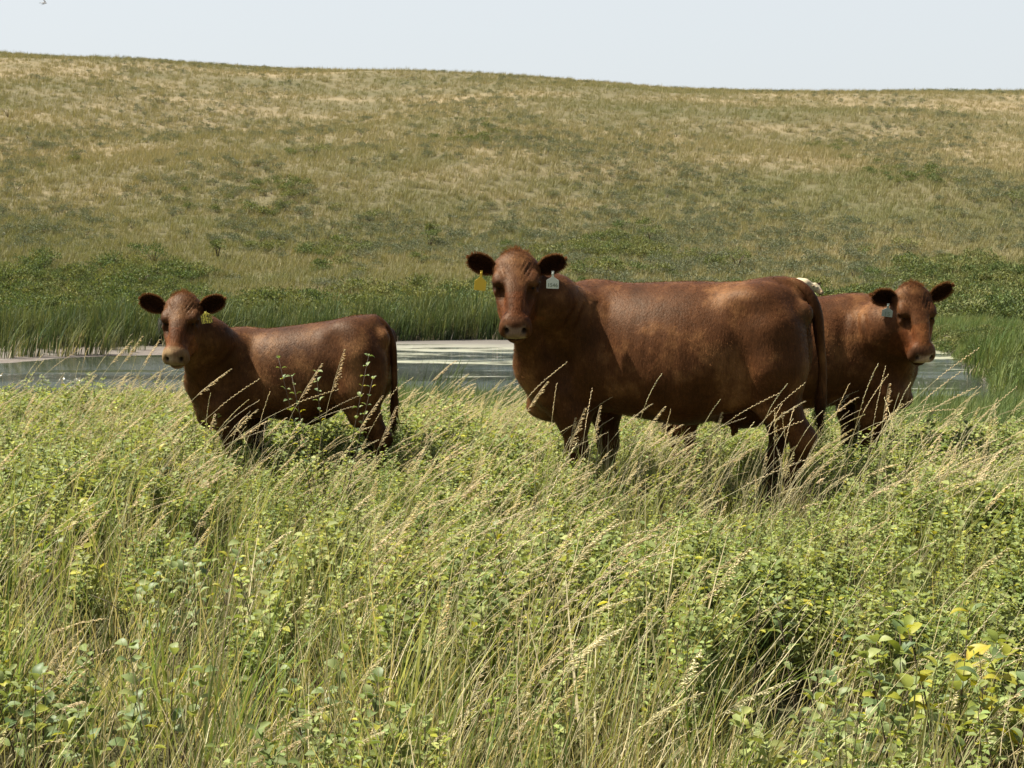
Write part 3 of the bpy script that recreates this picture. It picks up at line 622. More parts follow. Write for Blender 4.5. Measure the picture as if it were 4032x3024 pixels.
class Field:
    def __init__(s, lo, hi, h):
        s.h = h; s.org = np.array(lo, float); n = np.ceil((np.array(hi) - s.org) / h).astype(int) + 1; s.n = n
        s.F = np.full(n, .5, np.float32); s.ax = [s.org[i] + np.arange(n[i]) * h for i in range(3)]
    def region(s, c, r):
        sl = []
        for i in range(3):
            a = max(0, int((c[i] - r[i] - s.org[i]) / s.h)); b = min(s.n[i], int((c[i] + r[i] - s.org[i]) / s.h) + 2)
            if b <= a: return None, None
            sl.append(slice(a, b))
        g = np.meshgrid(*[s.ax[i][sl[i]] for i in range(3)], indexing='ij')
        return tuple(sl), np.stack(g, -1).astype(np.float32)
    def blend(s, sl, d, k):
        a = s.F[sl]; h = np.maximum(k - np.abs(a - d), 0) / k; s.F[sl] = np.minimum(a, d) - h * h * k * .25
    def ell(s, c, r, rot=None, k=.05, sub=False):
        c = np.array(c, float); m = max(r) + k + .06; sl, P = s.region(c, (m, m, m))
        if sl is None: return
        q = P - c.astype(np.float32)
        if rot is not None: q = q @ np.array(rot, dtype=np.float32)     # columns are the ellipsoid's axes
        r = np.array(r, dtype=np.float32); k0 = np.sqrt(((q / r) ** 2).sum(-1)); k1 = np.sqrt(((q / (r * r)) ** 2).sum(-1)) + 1e-6
        d = k0 * (k0 - 1) / k1
        d = np.where(k0 < .3, -min(r) * .8, d)
        if sub:
            a = s.F[sl]; b = -d; h = np.maximum(k - np.abs(a - b), 0) / k; s.F[sl] = np.maximum(a, b) + h * h * k * .25
        else: s.blend(sl, d, k)
    def cap(s, a, b, ra, rb, k=.05):
        a = np.array(a, float); b = np.array(b, float); c = (a + b) / 2; m = abs(b - a) / 2 + max(ra, rb) + k + .05
        sl, P = s.region(c, m)
        if sl is None: return
        ab = (b - a).astype(np.float32); q = P - a.astype(np.float32); t = np.clip((q @ ab) / (ab @ ab), 0, 1)
        d = np.sqrt(((q - t[..., None] * ab) ** 2).sum(-1)) - (ra + (rb - ra) * t); s.blend(sl, d, k)
    def chain(s, pts, rads, k=.05):
        for i in range(len(pts) - 1): s.cap(pts[i], pts[i + 1], rads[i], rads[i + 1], k)
    def dent(s, c, sg, amp):
        c = np.array(c, float); sg = np.array(sg, float); sl, P = s.region(c, sg * 3)
        if sl is None: return
        s.F[sl] += (amp * np.exp(-.5 * (((P - c) / sg) ** 2).sum(-1))).astype(np.float32)
    def trunk(s, prof, p=2.25, k=.06, egg=.16):
        prof = sorted(prof); X = np.array([q[0] for q in prof]); xs_ = np.linspace(X[0], X[-1], 120)
        def cub(v):
            v = np.array(v, float); mth = np.gradient(v, X); i = np.clip(np.searchsorted(X, xs_) - 1, 0, len(X) - 2); hh = X[i + 1] - X[i]; t = (xs_ - X[i]) / hh
            return (2*t**3-3*t**2+1)*v[i] + (t**3-2*t**2+t)*hh*mth[i] + (-2*t**3+3*t**2)*v[i+1] + (t**3-t**2)*hh*mth[i+1]
        zt = cub([q[1] for q in prof]); zb = cub([q[2] for q in prof]); w = cub([q[3] for q in prof])
        sl, P = s.region(((X[0] + X[-1]) / 2, 0, .9), ((X[-1] - X[0]) / 2 + .1, .6, .7))
        x = P[..., 0]; xc = np.clip(x, X[0], X[-1]); ztx = np.interp(xc, xs_, zt); zbx = np.interp(xc, xs_, zb); wx = np.interp(xc, xs_, w)
        c = (ztx + zbx) / 2; hh = (ztx - zbx) / 2; zn = (P[..., 2] - c) / hh; we = wx * (1 - egg * np.clip(zn, -1.5, 1.5)) 
        rr = ((np.abs(P[..., 1]) / we) ** p + np.abs(zn) ** p) ** (1 / p); m = np.minimum(we, hh)
        d = (rr - 1) * m * .9; dx = np.abs(x - xc)
        d = np.where(dx > 0, np.where(d > 0, np.hypot(d, dx), np.maximum(d, -.2) * np.clip(1 - dx / .03, 0, 1) + dx), d).astype(np.float32)
        s.blend(sl, d, k)

def tri_hairs(roots, dirs, lens, wid, cols):
    """thin hair blades (one triangle each) as arrays"""
    n = len(roots); s = np.cross(dirs, RNG.normal(0, 1, (n, 3))); s /= np.linalg.norm(s, axis=1)[:, None] + 1e-9
    V = np.stack([roots - s * wid, roots + s * wid, roots + dirs * lens[:, None]], 1).reshape(-1, 3)
    return V, np.repeat(cols, 3, 0)
def hair_object(name, V, C, mat, parent):
    me = bpy.data.meshes.new(name); n = len(V) // 3; me.vertices.add(len(V)); me.vertices.foreach_set('co', V.astype(np.float32).ravel())
    me.loops.add(n * 3); me.loops.foreach_set('vertex_index', np.arange(n * 3, dtype=np.int32)); me.polygons.add(n)
    me.polygons.foreach_set('loop_start', np.arange(n, dtype=np.int32) * 3); me.materials.append(mat)
    a = me.color_attributes.new('tint', 'FLOAT_COLOR', 'POINT'); a.data.foreach_set('color', np.concatenate([C, np.ones((len(C), 1))], 1).astype(np.float32).ravel())
    me.update(); o = link(bpy.data.objects.new(name, me), parent); o['kind'] = 'stuff'; return o

def unit(v): v = np.array(v, float); return v / np.linalg.norm(v)

M_EYE = plain('eye', (.008, .006, .005), .45, .12, 0.0)
M_HOOF = plain('hoof_horn', (.035, .028, .022), .6)
M_TAGY = plain('yellow_tag', (.62, .40, .03), .45); M_TAGW = plain('white_tag', (.52, .54, .47), .45); M_INK = plain('tag_ink', (.10, .075, .015), .6)
M_INKG = plain('faded_tag_ink', (.17, .20, .15), .6); M_TAGG = plain('green_tag', (.26, .30, .26), .45); M_TAGL = plain('lemon_tag', (.58, .50, .08), .45)

def text_mesh(txt, size):
    c = bpy.data.curves.new('lettering', 'FONT'); c.body = txt; c.size = size; c.align_x = 'CENTER'; c.align_y = 'CENTER'; c.extrude = .0004; c.offset = size * .02
    o = bpy.data.objects.new('lettering', c); COL.objects.link(o); bpy.context.view_layer.update()
    me = o.evaluated_get(bpy.context.evaluated_depsgraph_get()).to_mesh()
    v = [tuple(q.co) for q in me.vertices]; f = [tuple(p.vertices) for p in me.polygons]
    bpy.data.objects.remove(o); bpy.data.curves.remove(c); return v, f

def tag_object(lines, mats, size, parent, mtx, neck=True, name='ear_tag', flip=False):
    """flat plastic ear tag with its written number, hanging from local origin down -y"""
    w, h = size; pm = PM(); th = .0012; nk = h * .42 if neck else h * .08
    o = [(-.10 * w, 0), (.10 * w, 0), (.10 * w, -nk), (.5 * w, -nk - .26 * h if neck else -nk - .02), (.5 * w, -nk - .22 * h - .62 * h), (.46 * w, -nk - .86 * h), (-.46 * w, -nk - .86 * h), (-.5 * w, -nk - .22 * h - .62 * h), (-.5 * w, -nk - .26 * h if neck else -nk - .02), (-.10 * w, -nk)]
    n = len(o); vs = [(x, y, th) for x, y in o] + [(x, y, -th) for x, y in o]
    fs = [tuple(range(n))[::-1], tuple(range(n, 2 * n))] + [(i, (i + 1) % n, n + (i + 1) % n, n + i) for i in range(n)]
    pm.add(vs, fs, (1., 1., 1.), 0)
    tube(pm, [(0, -.012 * 1, th * .5), (0, -.012, th + .004)], [.006, .004], 8, (.8, .8, .8), 0)
    for i, (tx, sz, yy) in enumerate(lines):
        v, f = text_mesh(tx, sz); pm.add([(a, b - nk - yy * h, c + th + .0006) for a, b, c in v], f, (1., 1., 1.), 1)
    ob = pm.obj(name, mats, parent, smooth=False); ob.matrix_local = mtx; return ob

def build_cow(name, label, cat, base, rz, prof, legs, neck, head, ears, mats, h=.010, extra=None, tagcb=None, group=None, coat_n=60000, neckk=.09, foldamp=.008, tail=None, lo=(-1.02, -.5, 0), hi=(1.05, .95, 1.62), nose=(3.4, 5.8, 11.0), fine=True):
    root = empty(name, base, rz); tag(root, label, cat, group)
    F = Field(lo, hi, h); coat, dark = mats
    F.trunk(prof)
    for pts, rads, k in legs: F.chain(pts, rads, k)
    if extra: extra(F)
    F.chain([p for p, r in neck], [r for p, r in neck], neckk)
    # ---- head: a down the face, s to the side, n out of the forehead
    hs = head['scale']; eye = np.array(head['eye'], float); a = unit(head['a']); nn = np.array(head['n'], float); nn = unit(nn - a * (nn @ a)); s_ = np.cross(nn, a)
    B = np.stack([a, s_, nn], 1); O = eye - B @ (np.array([.20, 0, -.045]) * hs)
    def H(p): return O + B @ (np.array(p, float) * hs)
    def E(c, r, k=.03, sub=False, tilt=None):
        Bt = B
        if tilt is not None: Bt = B @ np.array(Matrix.Rotation(tilt[0], 3, tilt[1]))
        F.ell(H(c), [q * hs for q in r], Bt, k * hs, sub)
    E((.085, 0, -.095), (.105, .100, .095), .05); E((.135, 0, -.060), (.135, .112, .050), .05); E((.045, 0, -.068), (.070, .092, .058), .05); E((.010, 0, -.072), (.042, .052, .045), .05)
    E((.36, 0, -.085), (.15, .064, .060), .07); E((.27, 0, -.045), (.16, .044, .030), .05); E((.24, 0, -.10), (.14, .095, .075), .07)
    F.chain([H((.14, 0, -.20)), H((.28, 0, -.185)), H((.43, 0, -.150))], [.075 * hs, .066 * hs, .046 * hs], .06 * hs)
    for sg in (-1, 1):
        E((.165, sg * .052, -.16), (.11, .052, .085), .05)
        E((.205, sg * .094, -.062), (.050, .030, .040), .025); E((.265, sg * .078, -.080), (.06, .018, .018), .02)
        E((.240, sg * .100, -.026), (.032, .022, .014), .03, True); E((.31, sg * .075, -.050), (.09, .020, .022), .04, True)
        E((.168, sg * .090, -.036), (.046, .032, .024), .030, tilt=(sg * -.3, 'Z'))      # brow
        E((.066, sg * .090, -.090), (.050, .038, .045), .04)                              # ear base
        E((.435, sg * .040, -.078), (.044, .042, .046), .03)                              # nostril wing
        E((.455, sg * .052, -.112), (.038, .036, .040), .03)                              # upper lip
    E((.462, 0, -.085), (.034, .052, .046), .03); E((.455, 0, -.165), (.040, .046, .030), .025)   # nose pad, chin
    for sg in (-1, 1): F.chain([H((.13, sg * .066, -.185)), H((.27, sg * .055, -.198)), H((.42, sg * .035, -.165))], [.034 * hs, .030 * hs, .026 * hs], .03 * hs)
    E((.507, 0, -.146), (.05, .085, .0055), .008, True)                                   # mouth line
    for sg in (-1, 1):
        E((.484, sg * .044, -.070), (.026, .011, .017), .008, True, tilt=(sg * .55, 'X'))
        E((.212, sg * .121, -.056), (.022, .012, .015), .008, True)                       # eye opening
    V, Q = surface_net(F.F, F.org, h)
    Hc = ((V - O) @ B) / hs                              # head coordinates of every vertex
    # ---- skin folds on the neck
    hc = np.array(H((.1, 0, -.1))); nb = np.array(neck[0][0]); axn = unit(hc - nb)
    tt = (V - nb) @ axn / np.linalg.norm(hc - nb); lat = np.cross(axn, [0, 0, 1]); arc = (V - nb) @ axn
    rad = np.linalg.norm((V - nb) - arc[:, None] * axn, axis=1)
    mk = np.clip(1 - abs(tt - .45) / .55, 0, 1) * np.clip((.30 - rad) / .08, 0, 1) * (V[:, 2] < prof[3][1] - .10) * (Hc[:, 0] < .9) * ((Hc[:, 2] < -.22) | (Hc[:, 0] < -.03))
    cen = V.mean(0); dirv = V - (nb + arc[:, None] * axn); dirv /= np.linalg.norm(dirv, axis=1)[:, None] + 1e-6
    V = V + dirv * (foldamp * mk * np.sin(arc * 95 + 3.0 * np.sin(V[:, 2] * 9)) * (.6 + .4 * np.sin(V[:, 2] * 23)))[:, None]
    if fine:   # brow wrinkles and a crease pattern over the forehead
        wk = np.exp(-((Hc[:, 0] - .125) / .05) ** 2 - ((abs(Hc[:, 1]) - .062) / .028) ** 2) * (Hc[:, 2] > -.09)
        V = V + B[:, 2] * (wk * .0055 * np.sin((abs(Hc[:, 1]) * .9 + Hc[:, 0] * .35) * 300))[:, None]
        rb = np.exp(-((V[:, 0] - .12) / .2) ** 2 - ((V[:, 2] - (1.0 if h < .0105 else .8)) / .16) ** 2) * (abs(V[:, 1]) > .2)
        V = V + np.array([0, 1, 0]) * (np.sign(V[:, 1]) * rb * .0006 * np.sin(V[:, 0] * 85 + 8 * V[:, 2]))[:, None]
    # ---- colour of the hide
    C = np.ones((len(V), 3)) * 1.0
    inh = (Hc[:, 0] > -.1) & (Hc[:, 0] < .53) & (abs(Hc[:, 1]) < .16) & (Hc[:, 2] > -.25) & (Hc[:, 2] < .06)
    face = inh & (Hc[:, 0] > .28); C[face] *= np.array([1.25, 1.05, .95])
    pad = inh & (Hc[:, 0] > .452 + .10 * np.maximum(0, abs(Hc[:, 1]) - .03)) & (Hc[:, 2] > -.142) & (Hc[:, 2] < -.040) & (abs(Hc[:, 1]) < .052)
    pm_ = sstep(.435, .455, Hc[:, 0] + .25 * np.minimum(0, Hc[:, 2] + .06)) * (1 - sstep(.044, .062, abs(Hc[:, 1]))) * sstep(-.145, -.139, Hc[:, 2]) * (1 - sstep(-.052, -.036, Hc[:, 2])) * inh
    C = C * (1 - pm_[:, None]) + np.array(nose) * pm_[:, None]
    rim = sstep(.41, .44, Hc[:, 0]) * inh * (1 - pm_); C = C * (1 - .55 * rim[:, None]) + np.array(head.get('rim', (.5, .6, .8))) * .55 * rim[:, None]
    nos = np.exp(-(((Hc[:, 0] - .478) / .026) ** 2 + ((abs(Hc[:, 1]) - .045) / .011) ** 2 + ((Hc[:, 2] + .072) / .017) ** 2)) * inh
    C = C * (1 - .93 * np.clip(nos * 1.6, 0, 1))[:, None]
    ml = np.exp(-((Hc[:, 2] + .146) / .007) ** 2) * (Hc[:, 0] > .40) * inh; C = C * (1 - .8 * ml)[:, None]
    er = np.exp(-(((Hc[:, 0] - .212) / .019) ** 2 + ((abs(Hc[:, 1]) - .110) / .028) ** 2 + ((Hc[:, 2] + .056) / .017) ** 2)) * inh; C = C * (1 - .85 * er)[:, None]
    lg = 1 - sstep(.25, .62, V[:, 2]); C = C * (1 - .42 * lg)[:, None]  # legs and underside darker: partly natural coat colour, partly shade painted into the tint
    if head.get('dirt'):
        for c, r, col, am in head['dirt']:
            w = np.exp(-((V - np.array(c)) ** 2 / np.array(r) ** 2).sum(1)) * am * (.6 + .5 * noise_np(V[:, 0] * 60 + V[:, 1] * 30, V[:, 2] * 60, 1, 5)); w = np.clip(w, 0, 1)[:, None]; C = C * (1 - w) + np.array(col) * w
    me = bpy.data.meshes.new('body'); me.vertices.add(len(V)); me.vertices.foreach_set('co', V.astype(np.float32).ravel())
    me.loops.add(Q.size); me.loops.foreach_set('vertex_index', Q.ravel().astype(np.int32)); me.polygons.add(len(Q))
    me.polygons.foreach_set('loop_start', np.arange(len(Q), dtype=np.int32) * 4); me.polygons.foreach_set('use_smooth', np.ones(len(Q), bool))
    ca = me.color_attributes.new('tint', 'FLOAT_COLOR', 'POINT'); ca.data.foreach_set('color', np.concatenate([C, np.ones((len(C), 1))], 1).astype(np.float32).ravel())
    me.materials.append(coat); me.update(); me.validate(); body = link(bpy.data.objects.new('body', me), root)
    # ---- coat hair: short blades lying down and back over the body
    if coat_n:
        P = V[Q]; ctr = P.mean(1); nr = np.cross(P[:, 2] - P[:, 0], P[:, 3] - P[:, 1]); ar = np.linalg.norm(nr, axis=1); nr /= ar[:, None] + 1e-12
        hq = Hc[Q[:, 0]]; inhq = (hq[:, 0] > -.1) & (hq[:, 0] < .55) & (abs(hq[:, 1]) < .16) & (hq[:, 2] > -.25) & (hq[:, 2] < .06)
        bare = inhq & ((hq[:, 0] > .42) | ((abs(hq[:, 0] - .21) < .035) & (abs(hq[:, 1]) > .09)))
        wgt = ar * (~bare) * (ctr[:, 2] > .25); i = RNG.choice(len(ctr), coat_n, p=wgt / wgt.sum())
        rt = ctr[i] + RNG.uniform(-.5, .5, (coat_n, 3)) * h; flow = np.where(inhq[i][:, None], B[:, 0][None, :] * 1.0, np.array([-.55, 0, -1.0])[None, :])
        flow = flow + .25 * RNG.normal(0, 1, (coat_n, 3)) + .5 * np.stack([noise_np(rt[:, 0], rt[:, 2], 7, 1), 0 * rt[:, 0], noise_np(rt[:, 0], rt[:, 2], 7, 2)], -1)
        nn_ = nr[i]; flow -= nn_ * (flow * nn_).sum(1)[:, None]; flow /= np.linalg.norm(flow, axis=1)[:, None] + 1e-9
        d = flow + nn_ * RNG.uniform(.05, .28, coat_n)[:, None]; d /= np.linalg.norm(d, axis=1)[:, None]
        ln = RNG.uniform(.007, .015, coat_n) * np.where(inhq[i], .7, 1.0)
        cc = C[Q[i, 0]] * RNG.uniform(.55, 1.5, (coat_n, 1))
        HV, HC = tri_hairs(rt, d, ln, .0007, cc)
        # poll tuft
        m = 3200 if fine else 200; th = RNG.uniform(-1, 1, (m, 2)); pr = np.stack([.012 + .050 * th[:, 0] + .02 * th[:, 1] ** 2, .075 * th[:, 1], -.016 - .022 * np.minimum(0, th[:, 0]) ** 2 - .030 * th[:, 1] ** 2], -1) * hs @ B.T + O
        wv = noise_np(th[:, 0] * 3, th[:, 1] * 3, 1.2, 3); dd = (np.stack([RNG.uniform(-.5, .9, m) + .7 * wv, .5 * th[:, 1] + RNG.normal(0, .25, m) + .7 * noise_np(th[:, 0] * 3, th[:, 1] * 3, 1.2, 8), RNG.uniform(.2, .9, m)], -1)) @ B.T; dd /= np.linalg.norm(dd, axis=1)[:, None]
        V2, C2 = tri_hairs(pr, dd, RNG.uniform(.014, .046, m) * hs, .0010, np.ones((m, 3)) * RNG.uniform(.45, 1.5, (m, 1)))
        hair_object('coat_hair', HV, HC, M_HAIR, root)
        hair_object('poll_tuft', V2, C2, M_FUZZ, root)
    # ---- eyes
    for sg in (-1, 1):
        pm = PM(); bm = []
        for i in range(9):
            for j in range(14):
                t = math.pi * i / 8; f = 2 * math.pi * j / 14; bm.append((math.sin(t) * math.cos(f) * .017 * hs, math.sin(t) * math.sin(f) * .017 * hs, math.cos(t) * .017 * hs))
        pm.add(bm, [(i * 14 + j, i * 14 + (j + 1) % 14, (i + 1) * 14 + (j + 1) % 14, (i + 1) * 14 + j) for i in range(8) for j in range(14)], (1., 1., 1.))
        eo = pm.obj('eye', [M_EYE], root); eo.location = H((.210, sg * .0935, -.051))
        lash = PM()
        for q in range(9):
            u = -1 + q / 4; p = np.array((.190 + .012 * u * u, sg * .112, -.056 + .02 * u)); p2 = p + np.array((-.004, sg * .024, .012 + .006 * u))
            tube(lash, [H(p), H(p2)], [.0014, .0004], 3, (.2, .2, .2))
        lash.obj('eyelashes', [M_HOOF], root)
    # ---- hooves
    for pts, rads, k in legs:
        f = np.array(pts[-1]); pm = PM()
        for cl in (-1, 1):
            ring = []; nseg = 8
            for zz, sc_ in ((.065, .8), (.03, .95), (.0, 1.08)):
                for j in range(nseg):
                    q = 2 * math.pi * j / nseg; ring.append((f[0] + .012 + math.cos(q) * .052 * sc_ * hs + (.065 - zz) * .35, f[1] + cl * .024 * hs + math.sin(q) * .023 * sc_ * hs, zz))
            pm.add(ring, [(r * nseg + j, r * nseg + (j + 1) % nseg, (r + 1) * nseg + (j + 1) % nseg, (r + 1) * nseg + j) for r in (0, 1) for j in range(nseg)] + [tuple(range(nseg))[::-1], tuple(range(2 * nseg, 3 * nseg))], (1., 1., 1.))
        pm.obj('hoof', [M_HOOF], root)
    # ---- tail with its switch
    if tail:
        pm = PM(); pts, rads = tail; n = 26; P3 = [np.array(p, float) for p in pts]; u = np.linspace(0, len(P3) - 1, n); line = []; rr = []
        xsn = np.arange(len(P3)); line = np.stack([np.interp(u, xsn, [p[q] for p in P3]) for q in range(3)], -1); rr = np.interp(u, xsn, rads)
        for _ in range(3): line[1:-1] = (line[:-2] + 2 * line[1:-1] + line[2:]) / 4
        tube(pm, line, list(rr), 12, (.85, .82, .8)); to = pm.obj('tail', [coat], root)
        m = 1400; k = RNG.integers(int(n * .15), n - 1, m); rt = line[k] + RNG.normal(0, .35, (m, 3)) * rr[k][:, None]; dd = (line[np.minimum(k + 1, n - 1)] - line[k - 1]); dd /= np.linalg.norm(dd, axis=1)[:, None]
        dd = dd + RNG.normal(0, .22, (m, 3)); dd /= np.linalg.norm(dd, axis=1)[:, None]
        ln = np.where(k > n * .62, RNG.uniform(.08, .2, m), .02)
        HV, HC = tri_hairs(rt, dd, ln, .0014, np.ones((m, 3)) * RNG.uniform(.35, .9, (m, 1))); hair_object('tail_hair', HV, HC, coat, to)
    # ---- ears
    eobs = []
    for er_ in ears:
        b0 = H(er_['base']); e1 = unit(er_['dir']); e3 = np.array(er_['face'], float); e3 = unit(e3 - e1 * (e3 @ e1)); e2 = np.cross(e3, e1)
        Ln, Wd, Dp = er_['len'], er_['wid'], er_['cup']; pm = PM(); nu, nv = 16, 13; vo = []; vi = []; co = []; cin = []
        for i in range(nu + 1):
            u = i / nu; wdt = Wd * .5 * max(.02, (.30 + .70 * sstep(0, .5, u)) * math.sqrt(max(0.0, 1 - max(0, (u - .50) / .50) ** 2.6)))
            for j in range(nv):
                v = -1 + 2 * j / (nv - 1); dp = Dp * (1 - v * v) * (1 - .55 * u) * (1.0 if u < .9 else .8)
                c = b0 - e1 * .02 + e1 * (Ln + .02) * u + e2 * wdt * v + e3 * (.4 * Dp * v * v)
                sag = e1 * 0 + np.array([0, 0, -1]) * er_.get('sag', 0) * u * u
                vi.append(tuple(c - e3 * dp + sag)); vo.append(tuple(c - e3 * (dp + .007 * (1 - v ** 4) * (1 - u ** 6) + .0015) + sag))
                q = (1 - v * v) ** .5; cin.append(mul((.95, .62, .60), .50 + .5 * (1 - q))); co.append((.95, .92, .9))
        fs = [(i * nv + j, i * nv + j + 1, (i + 1) * nv + j + 1, (i + 1) * nv + j) for i in range(nu) for j in range(nv - 1)]
        pm.add(vi, fs, cin); pm.add(vo, [f[::-1] for f in fs], co)
        M_ = (nu + 1) * nv; ed = [i * nv for i in range(nu + 1)] + [nu * nv + j for j in range(1, nv)] + [i * nv + nv - 1 for i in range(nu - 1, -1, -1)]
        pm.f += [(ed[i], ed[i] + M_, ed[i + 1] + M_, ed[i + 1]) for i in range(len(ed) - 1)]; pm.m += [0] * (len(ed) - 1)
        eo = pm.obj('ear', [coat], root); eobs.append((eo, b0, e1, e2, e3, Ln, Wd))
        VI = np.array(vi).reshape(nu + 1, nv, 3); m = 4200 if fine else 200
        ei = RNG.integers(0, len(ed), m); rt = np.array(vo)[np.array(ed)[ei]]; uu = (np.array(ed)[ei] // nv) / nu; vv = (np.array(ed)[ei] % nv) / (nv - 1) * 2 - 1
        dd = e1[None, :] * (.35 + uu[:, None]) + e2[None, :] * np.sign(vv)[:, None] * np.where(abs(vv) > .9, 1.0, abs(vv))[:, None] + RNG.normal(0, .25, (m, 3)); dd /= np.linalg.norm(dd, axis=1)[:, None]
        ln = RNG.uniform(.005, .016, m) * er_.get('fuzz', 1.0)
        A1, B1 = tri_hairs(rt + RNG.normal(0, .0022, (m, 3)), dd, ln, .0006, np.ones((m, 3)) * RNG.uniform(.9, 1.7, (m, 1)))
        ii = RNG.integers(1, nu, m); jj = RNG.integers(1, nv - 1, m); rt = VI[ii, jj] + RNG.normal(0, .003, (m, 3)); tow = (e1 * .6)[None, :] - e2[None, :] * ((jj / (nv - 1) * 2 - 1)[:, None]) * .6 + e3 * .8 + RNG.normal(0, .3, (m, 3)); tow /= np.linalg.norm(tow, axis=1)[:, None]
        A2, B2 = tri_hairs(rt, tow, RNG.uniform(.008, .024, m), .0009, np.ones((m, 3)) * RNG.uniform(.25, .8, (m, 1)))
        A3, B3 = tri_hairs(np.array(vo)[RNG.integers(0, M_, m)], unit(e1)[None, :] * .9 - e3[None, :] * .35 + RNG.normal(0, .2, (m, 3)), RNG.uniform(.008, .016, m), .0009, np.ones((m, 3)) * RNG.uniform(.8, 1.5, (m, 1)))
        hair_object('ear_fringe', np.concatenate([A1, A2, A3]), np.concatenate([B1, B2, B3]), M_FUZZ if coat is not M_COATW else coat, eo)
    if tagcb: tagcb(root, eobs, H, B)
    return root

def local_dir(rz, v):   # world direction -> the animal's own axes
    c, s = math.cos(-rz), math.sin(-rz); return np.array([v[0] * c - v[1] * s, v[0] * s + v[1] * c, v[2]])
def local_pt(base, rz, p): return local_dir(rz, np.array(p, float) - np.array(base, float))
def tag_mtx(base, rz, wpos, right, up):
    """matrix in the animal's axes for a tag facing the way right x up points (all given in world axes)"""
    x = unit(local_dir(rz, right)); y = local_dir(rz, up); y = unit(y - x * (y @ x)); z = np.cross(x, y); p = local_pt(base, rz, wpos)
    return Matrix(((x[0], y[0], z[0], p[0]), (x[1], y[1], z[1], p[1]), (x[2], y[2], z[2], p[2]), (0, 0, 0, 1)))
at = at_px

RED = (.056, .0215, .0078)
M_COAT = coat_material('red_coat', RED, mul(RED, .55), (.148, .068, .025))
M_COATC = coat_material('calf_coat', (.056, .0225, .0082), (.030, .0115, .0045), (.150, .072, .027))
M_HAIR = coat_material('red_hair', RED, mul(RED, .6), (.140, .064, .024), .75, 0, .10, 1.8)
def fuzz_material():
    m = newmat('backlit_fuzz'); t = m.node_tree; L = t.links.new; out = N(t, 'ShaderNodeOutputMaterial'); at_ = N(t, 'ShaderNodeAttribute'); at_.attribute_name = 'tint'
    mu = N(t, 'ShaderNodeMix', data_type='RGBA', blend_type='MULTIPLY'); mu.inputs[0].default_value = 1; L(at_.outputs['Color'], mu.inputs[6]); mu.inputs[7].default_value = (.145, .062, .023, 1)
    d = N(t, 'ShaderNodeBsdfDiffuse'); tr = N(t, 'ShaderNodeBsdfTranslucent'); L(mu.outputs[2], d.inputs[0]); L(mu.outputs[2], tr.inputs[0])
    ms = N(t, 'ShaderNodeMixShader'); ms.inputs[0].default_value = .5; L(d.outputs[0], ms.inputs[1]); L(tr.outputs[0], ms.inputs[2]); L(ms.outputs[0], out.inputs[0]); return m
M_FUZZ = fuzz_material()
M_COATW = coat_material('cream_coat', (.40, .33, .21), (.33, .26, .16), (.48, .41, .29), .6, .1)

def leg4(nf, ff, nh, fh, sgn, s=1.0):
    """four legs: near fore, far fore, near hind, far hind; each (x offsets) ; sgn = +1 when the near side is +Y"""
    L_ = []
    for (x, dk), sd in ((nf, sgn), (ff, -sgn)):
        y = sd * .19 * s
        L_.append(([(x + .09 * s, y * .95, .92 * s), (x + .10 * s, y * 1.12, .74 * s), (x + .02 * s, y * 1.08, .58 * s), (x + dk, y, .38 * s), (x + dk * .6, y, .20 * s), (x + dk * .4, y, .11 * s), (x + dk * .4 + .03, y, .04 * s)],
                   [.15 * s, .125 * s, .088 * s, .052 * s, .035 * s, .041 * s, .038 * s], .07 * s))
    for (x, hk, bx), sd in ((nh, sgn), (fh, -sgn)):
        y = sd * .19 * s
        L_.append(([(bx[0], y * .95, 1.08 * s), (bx[1], y * 1.05, .86 * s), (bx[2], y * 1.1, .69 * s), (hk, y, .50 * s), (x - .01, y, .30 * s), (x, y, .12 * s), (x + .035, y, .04 * s)],
                   [.17 * s, .165 * s, .105 * s, .056 * s, .039 * s, .044 * s, .038 * s], .07 * s))
    return L_

